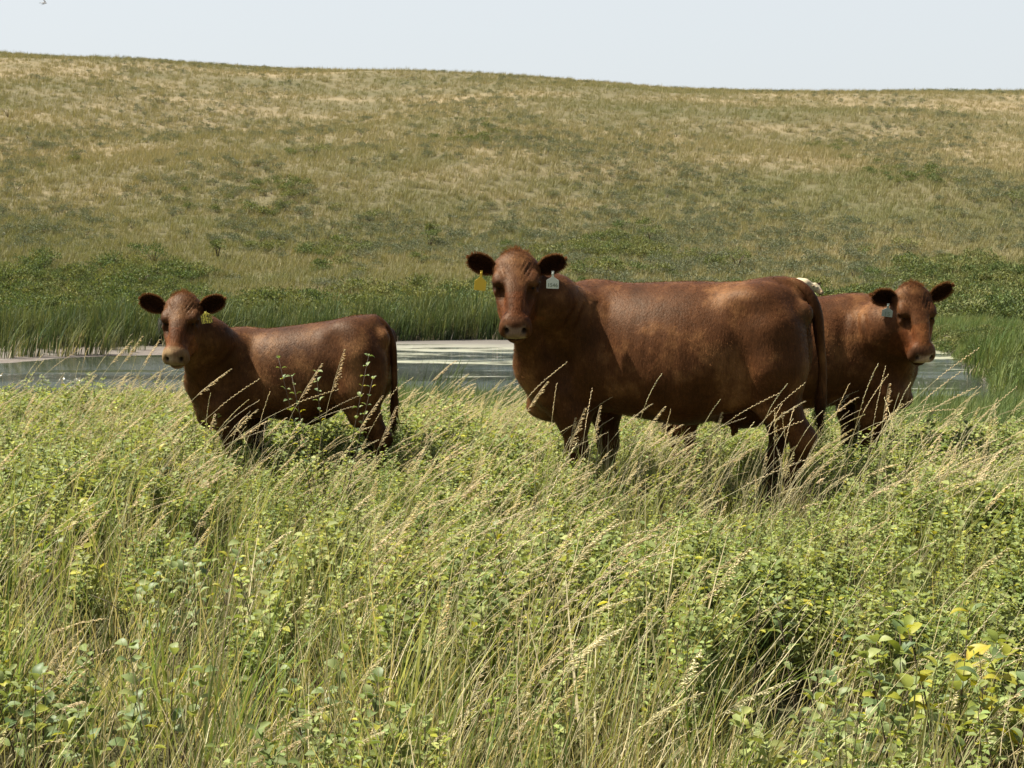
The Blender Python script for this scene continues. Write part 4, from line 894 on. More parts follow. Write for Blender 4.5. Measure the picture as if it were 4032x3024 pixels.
# ---- the big cow in the middle
mb = np.array([.863, 8.0, 0.0]); mrz = R(180 - 17)
mprof = [(.80, 1.05, .76, .09), (.74, 1.14, .64, .17), (.64, 1.25, .56, .24), (.50, 1.325, .555, .29), (.36, 1.33, .585, .33), (.20, 1.322, .575, .375), (0, 1.33, .545, .415), (-.16, 1.335, .532, .42),
         (-.30, 1.332, .575, .40), (-.42, 1.338, .66, .36), (-.52, 1.355, .74, .32), (-.62, 1.368, .78, .28), (-.71, 1.352, .84, .22), (-.775, 1.29, .92, .15)]
def mextra(F):
    for sg in (-1, 1):
        F.ell((.42, sg * .24, 1.02), (.13, .09, .25), None, .08); F.ell((.56, sg * .2, .86), (.12, .1, .14), None, .08)
        F.ell((-.50, sg * .205, 1.24), (.09, .06, .05), None, .14); F.ell((-.775, sg * .13, 1.17), (.055, .05, .06), None, .05); F.dent((-.72, sg * .085, 1.33), (.07, .028, .04), .022); F.dent((-.80, sg * .06, 1.2), (.04, .025, .08), .02)
        F.ell((-.60, sg * .2, .93), (.20, .12, .26), None, .08); F.ell((-.40, sg * .24, .76), (.12, .08, .12), None, .10)
        F.dent((-.33, sg * .40, 1.17), (.10, .1, .09), .009); F.dent((.26, sg * .42, .95), (.035, .14, .2), .018); F.dent((-.62, sg * .33, 1.17), (.07, .1, .05), .010)
        F.dent((.55, sg * .3, 1.18), (.06, .15, .1), .014); F.dent((.40, sg * .34, .80), (.05, .1, .10), .010); F.dent((.48, sg * .33, 1.02), (.020, .1, .16), .014); F.dent((.33, sg * .36, 1.10), (.03, .1, .14), .012); F.ell((-.62, sg * .22, .82), (.09, .09, .16), None, .06); F.dent((-.52, sg * .34, .80), (.03, .1, .10), .014)
        F.dent((-.48, sg * .36, .98), (.05, .1, .14), .014); F.dent((-.70, sg * .26, .86), (.03, .1, .15), .012); F.dent((-.30, sg * .44, .74), (.09, .1, .05), .016)
        for r_ in range(6): F.dent((.17 - .075 * r_, sg * .45, .98 - .01 * r_), (.013, .12, .15), .0018)
    F.dent(local_pt(mb, mrz, at(2175, 1270, 7.82)), (.06, .08, .17), .075); F.dent(local_pt(mb, mrz, at(2190, 1450, 7.85)), (.05, .08, .10), .045)
    F.ell((-.44, 0, .62), (.17, .13, .10), None, .06); F.ell((.68, 0, .60), (.13, .10, .075), None, .08)
    for sg in (-1, 1): F.cap((-.40, sg * .06, .55), (-.40, sg * .06, .49), .016, .012, .02)
hw = local_pt(mb, mrz, at(2031, 1121, 7.62))
ma = local_dir(mrz, (-.01, -.64, -.77)); mn = local_dir(mrz, (-.02, -.77, .64))
neck_m = [((.40, .02, 1.08), .215), ((.52, .16, 1.09), .170), (tuple(hw * .55 + np.array((.42, .1, 1.02)) * .45 + np.array((0, -.04, .04))), .135), (tuple(hw + local_dir(mrz, (.0, .17, -.02))), .105)]
neck_l = [((.63, .06, .72), .145), ((.68, .23, .86), .115), (tuple(hw + local_dir(mrz, (.03, .12, -.19))), .062)]
def face_dir(rz, x, z, y=-.1): return local_dir(rz, (x, y, z))
def mtags(root, eobs, H, B):
    tag_object([], [M_TAGY], (.062, .082), eobs[0][0], tag_mtx(mb, mrz, at(1896, 1066, 7.52), (.97, .15, -.08), (-.14, -.12, 1)))
    t = tag_object([('1546', .028, .62)], [M_TAGW, M_INKG], (.066, .072), eobs[1][0], tag_mtx(mb, mrz, at(2177, 1068, 7.52), (1, -.12, -.03), (0, -.12, 1)))
    eobs[0][0].children[-1]['label'] = 'blank amber yellow ear tag'; t['label'] = 'off white ear tag with grey handwritten number'
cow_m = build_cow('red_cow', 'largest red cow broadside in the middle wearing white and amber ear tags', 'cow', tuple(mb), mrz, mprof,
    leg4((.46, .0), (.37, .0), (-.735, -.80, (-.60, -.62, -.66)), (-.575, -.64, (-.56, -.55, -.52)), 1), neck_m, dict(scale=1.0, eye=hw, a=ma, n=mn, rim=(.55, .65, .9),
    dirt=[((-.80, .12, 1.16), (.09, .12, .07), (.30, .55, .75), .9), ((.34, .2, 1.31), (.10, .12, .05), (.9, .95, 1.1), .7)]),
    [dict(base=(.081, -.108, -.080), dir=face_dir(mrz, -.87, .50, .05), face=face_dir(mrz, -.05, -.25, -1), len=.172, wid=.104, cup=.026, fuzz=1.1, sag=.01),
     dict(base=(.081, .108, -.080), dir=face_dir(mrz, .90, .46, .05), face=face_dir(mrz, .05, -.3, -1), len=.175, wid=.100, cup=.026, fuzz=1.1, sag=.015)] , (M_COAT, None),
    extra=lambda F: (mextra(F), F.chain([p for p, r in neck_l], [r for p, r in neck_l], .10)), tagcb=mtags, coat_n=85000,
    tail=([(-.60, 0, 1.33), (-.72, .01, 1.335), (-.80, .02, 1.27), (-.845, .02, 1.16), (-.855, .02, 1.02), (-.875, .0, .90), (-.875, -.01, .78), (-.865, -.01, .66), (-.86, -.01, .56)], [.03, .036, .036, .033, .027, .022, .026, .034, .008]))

# ---- the younger animal on the left
cb = np.array([-1.30, 8.5, 0.0]); crz = R(180 - 8)
cprof = [(.62, .82, .56, .08), (.56, .92, .47, .14), (.48, 1.0, .435, .19), (.36, 1.035, .47, .225), (.22, 1.03, .50, .255), (.06, 1.045, .49, .28), (-.08, 1.064, .478, .28), (-.22, 1.085, .53, .265), (-.33, 1.105, .59, .24), (-.43, 1.12, .63, .21), (-.51, 1.115, .67, .17), (-.565, 1.06, .72, .12)]
def cextra(F):
    for sg in (-1, 1):
        F.ell((.33, sg * .17, .80), (.10, .07, .18), None, .06); F.dent((.40, sg * .22, .82), (.018, .08, .12), .010); F.dent((.22, sg * .26, .90), (.03, .08, .10), .008); F.dent((-.33, sg * .26, .78), (.03, .08, .10), .010); F.ell((-.36, sg * .14, 1.02), (.08, .05, .05), None, .12); F.ell((-.42, sg * .15, .80), (.16, .10, .22), None, .07)
        F.dent((.20, sg * .28, .76), (.03, .1, .15), .012); F.ell((-.56, sg * .09, .98), (.04, .04, .05), None, .05)
    F.dent(local_pt(cb, crz, at(845, 1400, 8.25)), (.05, .07, .13), .055)
    F.ell((.52, 0, .49), (.10, .08, .06), None, .06); F.cap((-.10, 0, .50), (-.20, 0, .56), .035, .045, .06)
chw = local_pt(cb, crz, at(707, 1265, 8.05)); ca_ = local_dir(crz, (-.01, -.64, -.77)); cn_ = local_dir(crz, (0, -.77, .64))
neck_c = [((.30, .02, .84), .16), ((.40, .12, .87), .13), (tuple(chw * .5 + np.array((.34, .08, .80)) * .5 + np.array((0, -.03, .03))), .108), (tuple(chw + local_dir(crz, (.01, .16, -.02))), .10)]
neck_cl = [((.48, .06, .60), .115), ((.51, .19, .72), .088), (tuple(chw + local_dir(crz, (.025, .10, -.15))), .050)]
def ctags(root, eobs, H, B):
    t = tag_object([('2148', .034, .34), ('1670', .036, .72)], [M_TAGL, M_INK], (.066, .072), eobs[1][0], tag_mtx(cb, crz, at(808, 1226, 7.93), (1, -.25, .14), (-.14, -.1, 1)), neck=False)
    t['label'] = 'yellow ear tag with two rows of dark digits'
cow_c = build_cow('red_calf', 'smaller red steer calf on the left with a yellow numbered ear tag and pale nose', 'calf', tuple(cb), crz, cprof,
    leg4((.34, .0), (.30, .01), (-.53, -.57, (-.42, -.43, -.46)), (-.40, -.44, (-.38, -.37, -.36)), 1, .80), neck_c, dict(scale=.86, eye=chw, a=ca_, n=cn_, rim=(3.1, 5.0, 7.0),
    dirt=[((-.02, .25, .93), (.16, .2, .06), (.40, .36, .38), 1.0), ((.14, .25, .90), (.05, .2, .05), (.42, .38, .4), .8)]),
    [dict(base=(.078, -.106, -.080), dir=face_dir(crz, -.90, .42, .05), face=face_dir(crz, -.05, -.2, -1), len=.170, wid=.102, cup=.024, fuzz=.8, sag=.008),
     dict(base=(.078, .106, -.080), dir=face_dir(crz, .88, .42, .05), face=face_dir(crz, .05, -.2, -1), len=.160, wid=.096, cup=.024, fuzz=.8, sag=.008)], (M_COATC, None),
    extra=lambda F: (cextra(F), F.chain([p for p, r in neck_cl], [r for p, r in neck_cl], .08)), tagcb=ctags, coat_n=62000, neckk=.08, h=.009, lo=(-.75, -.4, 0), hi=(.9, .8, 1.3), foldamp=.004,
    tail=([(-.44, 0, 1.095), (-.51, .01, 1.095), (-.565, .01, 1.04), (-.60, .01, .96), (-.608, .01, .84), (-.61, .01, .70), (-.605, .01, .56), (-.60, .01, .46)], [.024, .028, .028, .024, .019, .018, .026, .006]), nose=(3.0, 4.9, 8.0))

# ---- the cow behind on the right
rb_ = np.array([1.843, 9.1, float(terrain(1.84, 9.1)) - .02]); rrz = R(-8)
rprof = [(.72, 1.02, .80, .10), (.66, 1.12, .70, .19), (.56, 1.24, .64, .25), (.44, 1.33, .64, .29), (.30, 1.345, .64, .33), (.14, 1.325, .62, .365), (-.04, 1.325, .60, .39), (-.2, 1.33, .60, .39), (-.36, 1.33, .66, .36), (-.5, 1.345, .72, .32), (-.62, 1.345, .78, .27), (-.72, 1.31, .84, .2), (-.78, 1.24, .92, .13)]
def rextra(F):
    for sg in (-1, 1):
        F.ell((.40, sg * .23, 1.0), (.11, .08, .24), None, .08); F.ell((-.50, sg * .23, 1.24), (.07, .06, .05), None, .08); F.ell((-.60, sg * .2, .93), (.19, .11, .25), None, .08)
        F.dent((.24, sg * .37, .95), (.03, .12, .2), .018); F.dent((-.34, sg * .38, 1.18), (.09, .1, .07), .018)
    F.ell((.60, 0, .68), (.12, .10, .075), None, .08)
rhw = local_pt(rb_, rrz, at(3613, 1241, 8.55)); ra_ = local_dir(rrz, (.06, -.50, -.86)); rn_ = local_dir(rrz, (.10, -.86, .50))
neck_r = [((.38, -.03, 1.07), .215), ((.50, -.13, 1.08), .170), (tuple(rhw * .55 + np.array((.40, -.1, 1.02)) * .45 + np.array((0, .03, .0))), .17), (tuple(rhw + local_dir(rrz, (-.02, .19, -.03))), .12)]
neck_rl = [((.52, -.05, .84), .13), ((.57, -.19, .92), .09), (tuple(rhw + local_dir(rrz, (-.03, .12, -.21))), .060)]
def rtags(root, eobs, H, B):
    t = tag_object([('15', .036, .60)], [M_TAGG, M_INKG], (.062, .062), eobs[0][0], tag_mtx(rb_, rrz, at(3498, 1196, 8.42), (.9, -.3, -.1), (-.28, -.1, 1))); t['label'] = 'tilted grey green ear tag'
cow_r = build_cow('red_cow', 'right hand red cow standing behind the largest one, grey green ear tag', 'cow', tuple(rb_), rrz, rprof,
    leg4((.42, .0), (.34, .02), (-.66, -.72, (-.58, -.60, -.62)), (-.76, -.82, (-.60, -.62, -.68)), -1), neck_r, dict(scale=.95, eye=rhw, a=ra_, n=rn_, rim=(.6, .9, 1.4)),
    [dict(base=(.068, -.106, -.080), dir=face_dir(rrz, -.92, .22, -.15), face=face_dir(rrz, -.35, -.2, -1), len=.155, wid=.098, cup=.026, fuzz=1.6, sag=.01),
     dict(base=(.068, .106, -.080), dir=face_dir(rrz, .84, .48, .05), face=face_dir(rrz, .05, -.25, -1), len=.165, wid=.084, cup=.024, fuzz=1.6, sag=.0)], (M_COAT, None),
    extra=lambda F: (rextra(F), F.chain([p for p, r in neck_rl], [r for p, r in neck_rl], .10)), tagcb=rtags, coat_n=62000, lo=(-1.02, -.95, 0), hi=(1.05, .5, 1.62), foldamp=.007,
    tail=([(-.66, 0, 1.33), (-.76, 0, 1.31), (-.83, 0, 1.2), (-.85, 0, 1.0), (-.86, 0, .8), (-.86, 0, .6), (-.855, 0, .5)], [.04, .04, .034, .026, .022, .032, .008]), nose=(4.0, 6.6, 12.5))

# ---- the cream cow far off on the other bank, mostly behind the big one
wy = 52.0; we = at(3222, 1131, wy); wrz = R(-20); wb = np.array([we[0] - .98, wy + .3, float(terrain(we[0] - .98, wy + .3))])
wh = local_pt(wb, wrz, we)
wdz = float(wh[2]) - 1.25
cow_w = build_cow('cream_cow', 'pale cream cow far across the pond showing over the back of the largest red cow', 'cow', tuple(wb), wrz, [(a_, b_ , c_, d_) for a_, b_, c_, d_ in rprof],
    leg4((.42, .0), (.34, .02), (-.66, -.72, (-.58, -.60, -.62)), (-.76, -.82, (-.60, -.62, -.68)), -1),
    [((.38, -.02, 1.08), .26), ((.55, -.05, 1.12), .20), (tuple(wh + np.array((-.16, .02, -.02))), .13)], dict(scale=.95, eye=wh, a=local_dir(wrz, (.62, -.35, -.70)), n=local_dir(wrz, (.45, -.55, .7)), rim=(.5, .45, .45)),
    [dict(base=(.068, -.106, -.080), dir=local_dir(wrz, (-.35, -.75, .05)), face=local_dir(wrz, (.3, -.5, .2)), len=.16, wid=.10, cup=.03), dict(base=(.068, .106, -.080), dir=local_dir(wrz, (.85, .3, .35)), face=local_dir(wrz, (.3, -.8, .2)), len=.17, wid=.10, cup=.03)], (M_COATW, None),
    h=.024, coat_n=0, lo=(-1.02, -.95, 0), hi=(1.6, .7, 1.9), foldamp=0, fine=False, tail=([(-.66, 0, 1.33), (-.8, 0, 1.28), (-.85, 0, 1.0), (-.86, 0, .6)], [.04, .04, .03, .02]), nose=(.7, .6, .6))

# ------------------------------------------------------------------ single plants that stand out in the foreground
def gz(x, y): return float(terrain(x, y))
def stalk_thing(bx, by, tx, ty, Y, kind, label, big=1.15):
    """one culm from the ground through a seen point up to its tip"""
    pb = Vector(at(bx, by, Y)); pt = Vector(at(tx, ty, Y + random.uniform(-.1, .1))); d = pt - pb; g = gz(pb.x, Y)
    hgt = max(.05, pb.z - g); sl_ = max(-.6, min(1.6, d.x / (abs(d.z) + .02))); root = Vector((pb.x - .5 * sl_ * hgt, Y, g - .01))
    o = empty('grass_stalk', root); tag(o, label, 'grass', 'single seeding stalks in front of the cattle')
    p0 = Vector((0, 0, 0)); p2 = pt - root; m = pb - root; tm = min(.8, max(.3, m.length / (m.length + (p2 - m).length))); p1 = (m - p2 * tm * tm) / (2 * tm * (1 - tm))
    p1.z = min(p1.z, p2.z * .97 + .03)
    st = PM(); hd = PM(); seed_stalk(st, p0, p1, p2, kind, (.95, .95, .95), (1.05, 1., .95), 0, 0, hd, .0012, big)
    st.obj('stem', [M_STRAW], o); hd.obj('seed_head', [M_HEAD], o)
ST = [
 (740, 1590, 908, 1453, 7.0, 'panicle', 'drooping oat-like seed head across the calf’s chest'),
 (800, 1660, 1018, 1495, 6.9, 'spike', 'long slender spike leaning over the calf’s foreleg'),
 (1060, 1640, 1330, 1535, 6.8, 'spike', 'low arching spike along the belly of the calf'),
 (1165, 1600, 1268, 1430, 7.1, 'panicle', 'full hooked panicle against the calf’s flank'),
 (1300, 1560, 1355, 1375, 7.2, 'panicle', 'tallest upright panicle, against the calf’s hindquarter'),
 (1030, 1640, 1062, 1545, 7.3, 'plume', 'short pale plume under the calf’s ribs'),
 (905, 1715, 1012, 1612, 6.9, 'panicle', 'brown panicle before the calf’s front knee'),
 (940, 1560, 975, 1640, 7.3, 'spike', 'nodding dark spike over the calf’s elbow'),
 (1395, 1725, 1505, 1558, 7.0, 'panicle', 'curled panicle in front of the calf’s hind leg'),
 (1460, 1690, 1562, 1528, 7.1, 'spike', 'straight stalk passing the rear edge of the calf’s thigh'),
 (1495, 1750, 1560, 1600, 7.0, 'panicle', 'bushy tan panicle beside the calf’s hock'),
 (2090, 1550, 2230, 1428, 6.7, 'spike', 'thin stalk reaching up over the big cow’s shoulder'),
 (2085, 1600, 2155, 1502, 6.9, 'panicle', 'seed head overlapping the big cow’s brisket'),
 (2178, 1610, 2192, 1512, 7.0, 'plume', 'fine upright stalk before the big cow’s chest'),
 (2255, 1730, 2303, 1607, 6.9, 'panicle', 'twisted seed head on the near foreleg of the big cow'),
 (2310, 1650, 2331, 1532, 7.0, 'spike', 'vertical spike at the big cow’s elbow'),
 (2330, 1740, 2362, 1600, 6.9, 'panicle', 'tan head right of the big cow’s front knees'),
 (2540, 1700, 2618, 1600, 7.0, 'panicle', 'bright head crossing the belly line at its lowest part'),
 (2622, 1690, 2641, 1615, 7.1, 'plume', 'small dark head standing under the big cow’s belly'),
 (2560, 1760, 2684, 1672, 6.9, 'panicle', 'broad reddish head left of the hidden hind legs'),
 (2975, 1690, 3168, 1510, 6.6, 'spike', 'longest pale spike rising over the big cow’s thigh'),
 (2990, 1730, 3160, 1658, 6.7, 'spike', 'nearly level spike crossing both hind legs'),
 (3022, 1705, 3078, 1592, 6.8, 'plume', 'dark plume between the big cow’s hind legs'),
 (3092, 1725, 3078, 1628, 6.9, 'spike', 'stalk tipping left before the hock'),
 (3104, 1690, 3126, 1606, 6.9, 'plume', 'slim upright plume beside the hock'),
 (2880, 1650, 3064, 1551, 6.7, 'spike', 'fine forked stalk over the udder'),
 (3292, 1630, 3343, 1513, 6.9, 'plume', 'thin stalk between the big cow’s tail and the right hand cow'),
 (3412, 1600, 3496, 1477, 6.8, 'spike', 'slanting spike across the right hand cow’s chest'),
 (3452, 1600, 3486, 1445, 6.9, 'spike', 'steepest spike before the right hand cow’s shoulder'),
 (3478, 1640, 3500, 1510, 6.8, 'panicle', 'brown bunched panicle under the right hand cow’s brisket'),
 (3530, 1638, 3853, 1373, 6.4, 'spike', 'very long pale spike reaching over the pond on the right'),
 (3600, 1610, 3778, 1467, 6.5, 'spike', 'second long spike over the right end of the pond'),
 (3650, 1625, 3843, 1525, 6.6, 'spike', 'long spike slanting before the green bank'),
 (3455, 1665, 3771, 1612, 6.5, 'spike', 'flat lying spike along the meadow edge at right'),
 (3865, 1645, 4002, 1525, 6.7, 'spike', 'last long spike near the right edge of the meadow'),
 (3440, 1690, 3590, 1575, 6.6, 'spike', 'bowed spike starting below the right hand cow'),
 (430, 1440, 520, 1340, 8.5, 'panicle', 'feathery head left of the calf, standing over the mud'),
 (470, 1450, 560, 1322, 8.6, 'panicle', 'tallest feathery head just left of the calf’s muzzle'),
 (560, 1440, 628, 1335, 8.4, 'panicle', 'straw plume touching the calf’s chin'),
 (330, 1420, 345, 1375, 8.8, 'plume', 'short lone plume over the left end of the water'),
 (120, 2540, 420, 2435, 4.6, 'panicle', 'sagging pale stalk low at the left edge'),
 (3300, 2680, 4020, 2580, 4.3, 'spike', 'near spike stretching to the lower right edge'),
 (3250, 2500, 3610, 2360, 4.8, 'panicle', 'straw panicle in the lower right of the meadow'),
]
for s_ in ST: stalk_thing(*s_)

def leaf_mesh(name, col, blot=None):
    """a cupped oval leaf, 3 strips wide"""
    pm = PM(); vs = []; n = 6; cs = []
    for i in range(n + 1):
        t = i / n; w = .34 * math.sin(math.pi * min(1, t * .93 + .05)) ** .75; z = .10 * math.sin(math.pi * t) - .12 * t * t
        for s2, k in ((-1, 1), (0, 0), (1, 1)):
            vs.append((t, s2 * w, z + .13 * k * (w / .34))); q = random.uniform(.9, 1.1)
            c = (col[0] * q, col[1] * q, col[2] * q)
            if blot and random.random() < .3: c = blot
            cs.append(c)
    pm.add(vs, [(3 * i + j, 3 * i + j + 1, 3 * i + j + 4, 3 * i + j + 3) for i in range(n) for j in (0, 1)], cs)
    return pm.mesh(name, [M_LEAFN])
M_LEAFN = plant_mat('shrub_leaf', (.14, .185, .065), (.22, .25, .085), bias=.4, transl=.36, rnd=.8, follow=.0, rough=.5, spec=.3)
LEAVES = {'green': [leaf_mesh('leaf', c) for c in ((.85, .9, .9), (1.0, 1.0, 1.0), (.7, .8, .85), (1.2, 1.15, 1.1))],
          'yellow': [leaf_mesh('leaf', (1.45, 1.2, .42)), leaf_mesh('leaf', (1.65, 1.25, .38), (1.4, .85, .35)), leaf_mesh('leaf', (1.25, 1.15, .6))]}
BERRY = None
def shrub_thing(px, py, top, nst, h, lf, yel, label, berries=0, leaves=40):
    h *= 1.15; leaves = int(leaves * 1.25)
    global BERRY
    D = (CAMH - top) * 5600 / (py - 920) if py > 1300 else 7; c = at(px, py, D); x, y = c[0], c[1]; g = gz(x, y)
    o = empty('snowberry_shrub', (x, y, g)); tag(o, label, 'shrub', 'snowberry shrubs picked out in the foreground')
    per = max(4, leaves // nst); pm = PM(); spots = []
    for s2 in range(nst):
        a = 6.283 * s2 / nst + random.uniform(-.5, .5); r = .10 * h / .35
        b0 = Vector((math.cos(a) * .02, math.sin(a) * .02, 0)); t = Vector((math.cos(a) * r * random.uniform(.5, 1.7), math.sin(a) * r * random.uniform(.4, 1.4), h * random.uniform(.72, 1.1)))
        m = b0.lerp(t, .5) + Vector((random.uniform(-.02, .02), random.uniform(-.02, .02), h * .08))
        tube(pm, [bez(b0, m, t, i / 5) for i in range(6)], [.0030 - .0004 * i for i in range(6)], 5, (1, 1, 1))
        k = per // 2
        for i in range(k):
            tt = .35 + .65 * (i + 1) / k; p = bez(b0, m, t, tt); az = i * 1.75 + s2
            for q in (0, math.pi): spots.append((p, az + q, tt))
        spots.append((t, random.uniform(0, 6), 1.1))
    pm.obj('stem', [M_TWIG], o)
    for p, az, tt in spots:
        kind = 'yellow' if random.random() < yel else 'green'
        lo_ = bpy.data.objects.new('leaf', random.choice(LEAVES[kind])); link(lo_, o); lo_.location = p + Vector((math.cos(az), math.sin(az), 0)) * .006
        lo_.rotation_euler = (random.uniform(-.5, .5), -random.uniform(-.1, .9), az); s3 = lf * random.uniform(.65, 1.15) * (1.1 - .3 * tt); lo_.scale = (s3, s3 * random.uniform(.85, 1.1), s3)
    if berries:
        if BERRY is None:
            bp = PM(); r = .0042; vs = [(0, 0, r)] + [(r * .95 * math.cos(q), r * .95 * math.sin(q), z) for z in (r * .5, -r * .5) for q in [2 * math.pi * j / 7 for j in range(7)]] + [(0, 0, -r)]
            fs = [(0, 1 + j, 1 + (j + 1) % 7) for j in range(7)] + [(1 + j, 8 + j, 8 + (j + 1) % 7, 1 + (j + 1) % 7) for j in range(7)] + [(15, 8 + (j + 1) % 7, 8 + j) for j in range(7)]
            bp.add(vs, fs, (1.5, 1.5, 1.3)); BERRY = bp.mesh('berry', [M_LEAFN])
        for _ in range(berries):
            p, az, tt = random.choice(spots); bo = link(bpy.data.objects.new('berry', BERRY), o); bo.location = p + Vector((random.uniform(-.012, .012), random.uniform(-.012, .012), random.uniform(0, .014)))
for s_ in SH: shrub_thing(*s_)
# the leafy sprig standing against the calf's belly
shrub_thing(1290, 1560, .80, 5, .80, .034, .25, 'leafy sprig rising in front of the calf’s belly', 0, 90)

def blade_clump(px, py, top, n, h, label, yel):
    D = (CAMH - top) * 5600 / (py - 920); c = at(px, py, D); g = gz(c[0], c[1])
    o = empty('sedge_clump', (c[0], c[1], g)); tag(o, label, 'grass', 'broad bladed grass clumps')
    for i in range(n):
        pm = PM(); k = random.random() < yel; col = (1.5, 1.25, .5) if k else (.8, 1.0, .7)
        blade(pm, (random.uniform(-.03, .03), random.uniform(-.03, .03), 0), random.uniform(0, 6.28), h * random.uniform(.7, 1.15), random.uniform(.1, .4), random.uniform(.3, .9), .0048 * random.uniform(.7, 1.2), mul(col, random.uniform(.8, 1.2)), 9, .75)
        pm.obj('blade', [M_BLADE], o)
for s_ in [(1080, 2620, .36, 12, .46, 'yellow tipped broad blades arching at lower left of the middle', .5), (880, 2560, .38, 10, .44, 'green broad blades left of the yellow tipped clump', .2),
           (600, 2500, .38, 9, .42, 'yellowish blades near the two left middle shrubs', .5), (1260, 2480, .40, 9, .46, 'single arched yellow blades over the centre left', .7),
           (2520, 2560, .36, 9, .42, 'broad blades right of the centre foreground', .3), (3620, 2330, .42, 9, .46, 'upright green blades at the right', .1), (2800, 2330, .4, 8, .44, 'long yellow arching blades in the right middle', .8)]: blade_clump(*s_)

def dead_twig(px, py, top, h, label):
    D = (CAMH - top) * 5600 / (py - 920); c = at(px, py, D); g = gz(c[0], c[1]); o = empty('dead_stem', (c[0], c[1], g)); tag(o, label, 'dead stem', 'bare dead stems')
    pm = PM(); t = Vector((random.uniform(-.05, .08), 0, h)); pts = [Vector((0, 0, 0))]
    for i in range(1, 7): pts.append(t * i / 6 + Vector((random.uniform(-.012, .012), random.uniform(-.012, .012), 0)))
    tube(pm, pts, [.0035 - .0004 * i for i in range(7)], 5, (.8, .8, .8)); pm.obj('stem', [M_TWIG], o)
    for i in range(2, 7):
        b2 = PM(); d = Vector((random.choice((-1, 1)) * random.uniform(.04, .13), random.uniform(-.05, .05), random.uniform(.03, .10)))
        tube(b2, [pts[i], pts[i] + d * .5 + Vector((0, 0, .01)), pts[i] + d], [.0018, .0012, .0006], 4, (.8, .8, .8)); b2.obj('branch', [M_TWIG], o)
dead_twig(2150, 2420, .42, .44, 'bare branching dead stem in the centre foreground')
dead_twig(2960, 2480, .46, .48, 'thick dark stem leaning by the sparse leaved shrub')
dead_twig(420, 2520, .44, .46, 'slim dark bare stem at lower left')
dead_twig(3990, 2560, .40, .44, 'bare dark stem at the right edge')

# ------------------------------------------------------------------ far shore: separate reed clumps, bushes, post, bird
def reed_clump(px, py, D, h, label, n=26, spread=.22):
    c = at(px, py, D); x = c[0]; g = gz(x, D); o = empty('reed_clump', (x, D, g)); tag(o, label, 'reeds', 'reed clumps standing out on the mud')
    for nm, dead, k in (('green_blades', 0, n), ('dead_stems', 1, n // 3)):
        pm = PM()
        for i in range(k):
            r = spread * math.sqrt(random.random()); q = random.uniform(0, 6.283)
            blade(pm, (r * math.cos(q), r * math.sin(q), -.05), random.uniform(0, 6.283), h * random.uniform(.6, 1.1) * (.6 if dead else 1), random.uniform(.02, .2), random.uniform(.2, 1.2), .014 * random.uniform(.7, 1.3), jit(.3), 6, .4)
        pm.obj(nm, [M_DEADREED if dead else M_REED], o)['kind'] = 'stuff'
for s_ in [(25, 1395, 38.2, 1.4, 'reed clump at the left edge of the mud'), (85, 1385, 39.0, 1.0, 'thin reed clump second from the left edge'), (130, 1398, 38.6, 1.4, 'tall reed clump third from the left edge'), (250, 1400, 38.8, 1.3, 'widest reed clump standing furthest onto the mud'),
           (290, 1395, 39.2, 1.35, 'reed clump touching the right of the widest one'), (345, 1392, 39.4, 1.1, 'pale reed clump in the middle of the mud'), (400, 1396, 39.3, 1.4, 'last tall reed clump before the calf’s ear'), (200, 1380, 39.8, 1.2, 'reed clump set back between taller ones')]: reed_clump(*s_)
for i, (px, py, D, h, lab) in enumerate([(1640, 1470, 26.5, 1.5, 'dark green sedge clump in the water just right of the calf'), (1750, 1500, 25.5, 1.35, 'sedge clump standing midway between the calf and the big cow'), (1700, 1440, 27.5, 1.75, 'tallest leaning sedge clump between calf and big cow'),
    (3620, 1600, 25.8, 1.2, 'dark rush clump in the water beside the right hand cow’s chest'), (3800, 1390, 31.5, .7, 'green rush clump at the tip of the right bank')]): reed_clump(px, py, D, h, lab, 30, .25)

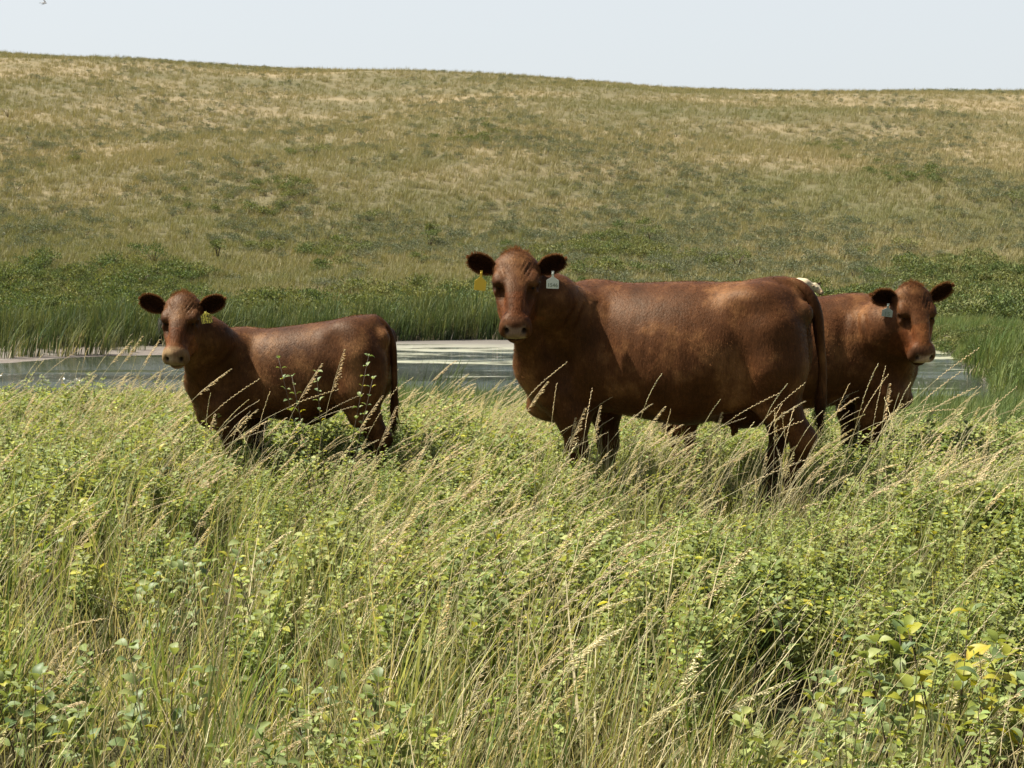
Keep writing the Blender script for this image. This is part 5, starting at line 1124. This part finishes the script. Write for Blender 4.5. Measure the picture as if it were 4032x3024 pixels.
def hill_bush(px, D, r, h, label):
    x = (px - 2016) / 5600 * D; o = empty('hill_bush', (x, D, gz(x, D))); tag(o, label, 'bush', 'darker bushes standing out on the hillside')
    pm = bush_pm(420, r, h, .10, 0, False); pm.obj('foliage', [M_SHRUB], o)
    st = PM()
    for i in range(5):
        a = random.uniform(0, 6.28); tube(st, [(0, 0, -.1), (math.cos(a) * r * .2, math.sin(a) * r * .2, h * .4), (math.cos(a) * r * .5, math.sin(a) * r * .5, h * .7)], [.03, .02, .01], 5, (1, 1, 1))
    st.obj('branches', [M_TWIG], o)
def D_at(py, px):      # how far off the hillside lies at a given height in the picture
    ys_ = np.linspace(47, 235, 700); x = (px - 2016) / 5600 * ys_; z = terrain(x, ys_); e = 920 - (z - CAMH) / ys_ * 5600; return float(ys_[np.argmin(abs(e - py))])
for px, py, r, h, lab in [(1695, 980, .7, 1.2, 'upright dark bush above the reeds in the middle'), (1700, 925, .5, .8, 'smaller bush straight above the upright dark one'), (862, 1020, .45, 1.1, 'narrow upright bush left of the middle of the slope'), (612, 1040, .9, .9, 'round green bush low on the slope at left'),
    (550, 1135, 1.0, .9, 'broad dark bush just above the reeds at left'), (480, 1130, .7, .7, 'bush joined to the left of the broad dark one'), (1460, 870, .8, .6, 'low spreading bush in mid slope'), (60, 470, 1.6, 1.3, 'dark bush high at the left edge of the hill'),
    (1250, 620, 1.4, .9, 'flat dark bush in the centre of the slope'), (2900, 1060, .8, 1.1, 'leggy bush with visible stems behind the big cow'), (2560, 960, 1.0, 1.0, 'rounded bush above the big cow’s back'), (3560, 1000, 1.0, 1.0, 'dark bush above the right hand cow'),
    (3700, 470, 1.8, 1.2, 'grey bush patch high on the right slope'), (3980, 820, 1.2, 1.1, 'bush at the right edge in mid slope'), (3800, 1090, .9, .9, 'bush low on the slope right of the right hand cow')]:
    hill_bush(px, D_at(py, px), r, h, lab)

M_POST = plain('weathered_wood', (.038, .037, .029), .95, .02)
pD = 42.6; px_ = (630 - 2016) / 5600 * pD; g = gz(px_, pD); po = empty('wooden_post', (px_, pD, g)); tag(po, 'weathered grey wooden post among the reeds beside the calf’s head', 'post')
pm = PM(); tube(pm, [(0, 0, -.3), (.005, 0, .3), (0, .01, .72)], [.085, .08, .075], 9, (1, 1, 1)); pm.obj('post_shaft', [M_POST], po)
pm = PM(); tube(pm, [(0, .01, .721), (.004, .01, .742)], [.068, .05], 9, (1.2, 1.2, 1.1)); pm.obj('post_top', [M_POST], po)

M_BIRD = plain('dark_feathers', (.05, .055, .06), .6, .2); M_BIRDB = plain('pale_feathers', (.30, .28, .25), .7, .2)
bc = Vector(at(173, 12, 60.0)); bo = empty('swallow', bc, 0); tag(bo, 'small dark swallow flying at the top left of the sky', 'bird')
bo.rotation_euler = (R(38), 0, R(8))
pm = PM(); tube(pm, [(-.13, 0, 0), (-.09, 0, 0), (-.02, 0, 0), (.05, 0, .004), (.085, 0, .004), (.105, 0, 0), (.12, 0, -.002)], [.006, .014, .027, .024, .017, .014, .002], 10, (1, 1, 1)); pm.obj('body', [M_BIRDB], bo)
for sg in (-1, 1):
    pm = PM(); ws = [(.055, .01), (.075, .07), (.05, .13), (-.01, .19), (-.08, .235)]; tr_ = [(-.02, .01), (-.005, .07), (-.01, .12), (-.045, .17), (-.082, .237)]
    vs = [(x, sg * y, .012 + y * .12 + t) for t in (.002, -.002) for x, y in ws] + [(x, sg * y, .012 + y * .12 + t) for t in (.001, -.001) for x, y in tr_]
    f = [(i, i + 1, 10 + i + 1, 10 + i) for i in range(4)] + [(5 + i, 15 + i, 15 + i + 1, 5 + i + 1) for i in range(4)] + [(i, 5 + i, 5 + i + 1, i + 1) for i in range(4)] + [(10 + i, 11 + i, 16 + i, 15 + i) for i in range(4)]
    pm.add(vs, f, (1, 1, 1)); pm.obj('wing', [M_BIRD], bo, False)
pm = PM()
for sg in (-1, 1):
    pm.add([(-.10, 0, .003), (-.10, sg * .018, .003), (-.20, sg * .045, .003), (-.10, 0, -.002), (-.10, sg * .018, -.002), (-.20, sg * .045, -.002)], [(0, 1, 2), (3, 5, 4), (0, 3, 4, 1), (1, 4, 5, 2), (2, 5, 3, 0)], (1, 1, 1))
pm.obj('tail', [M_BIRD], bo, False)
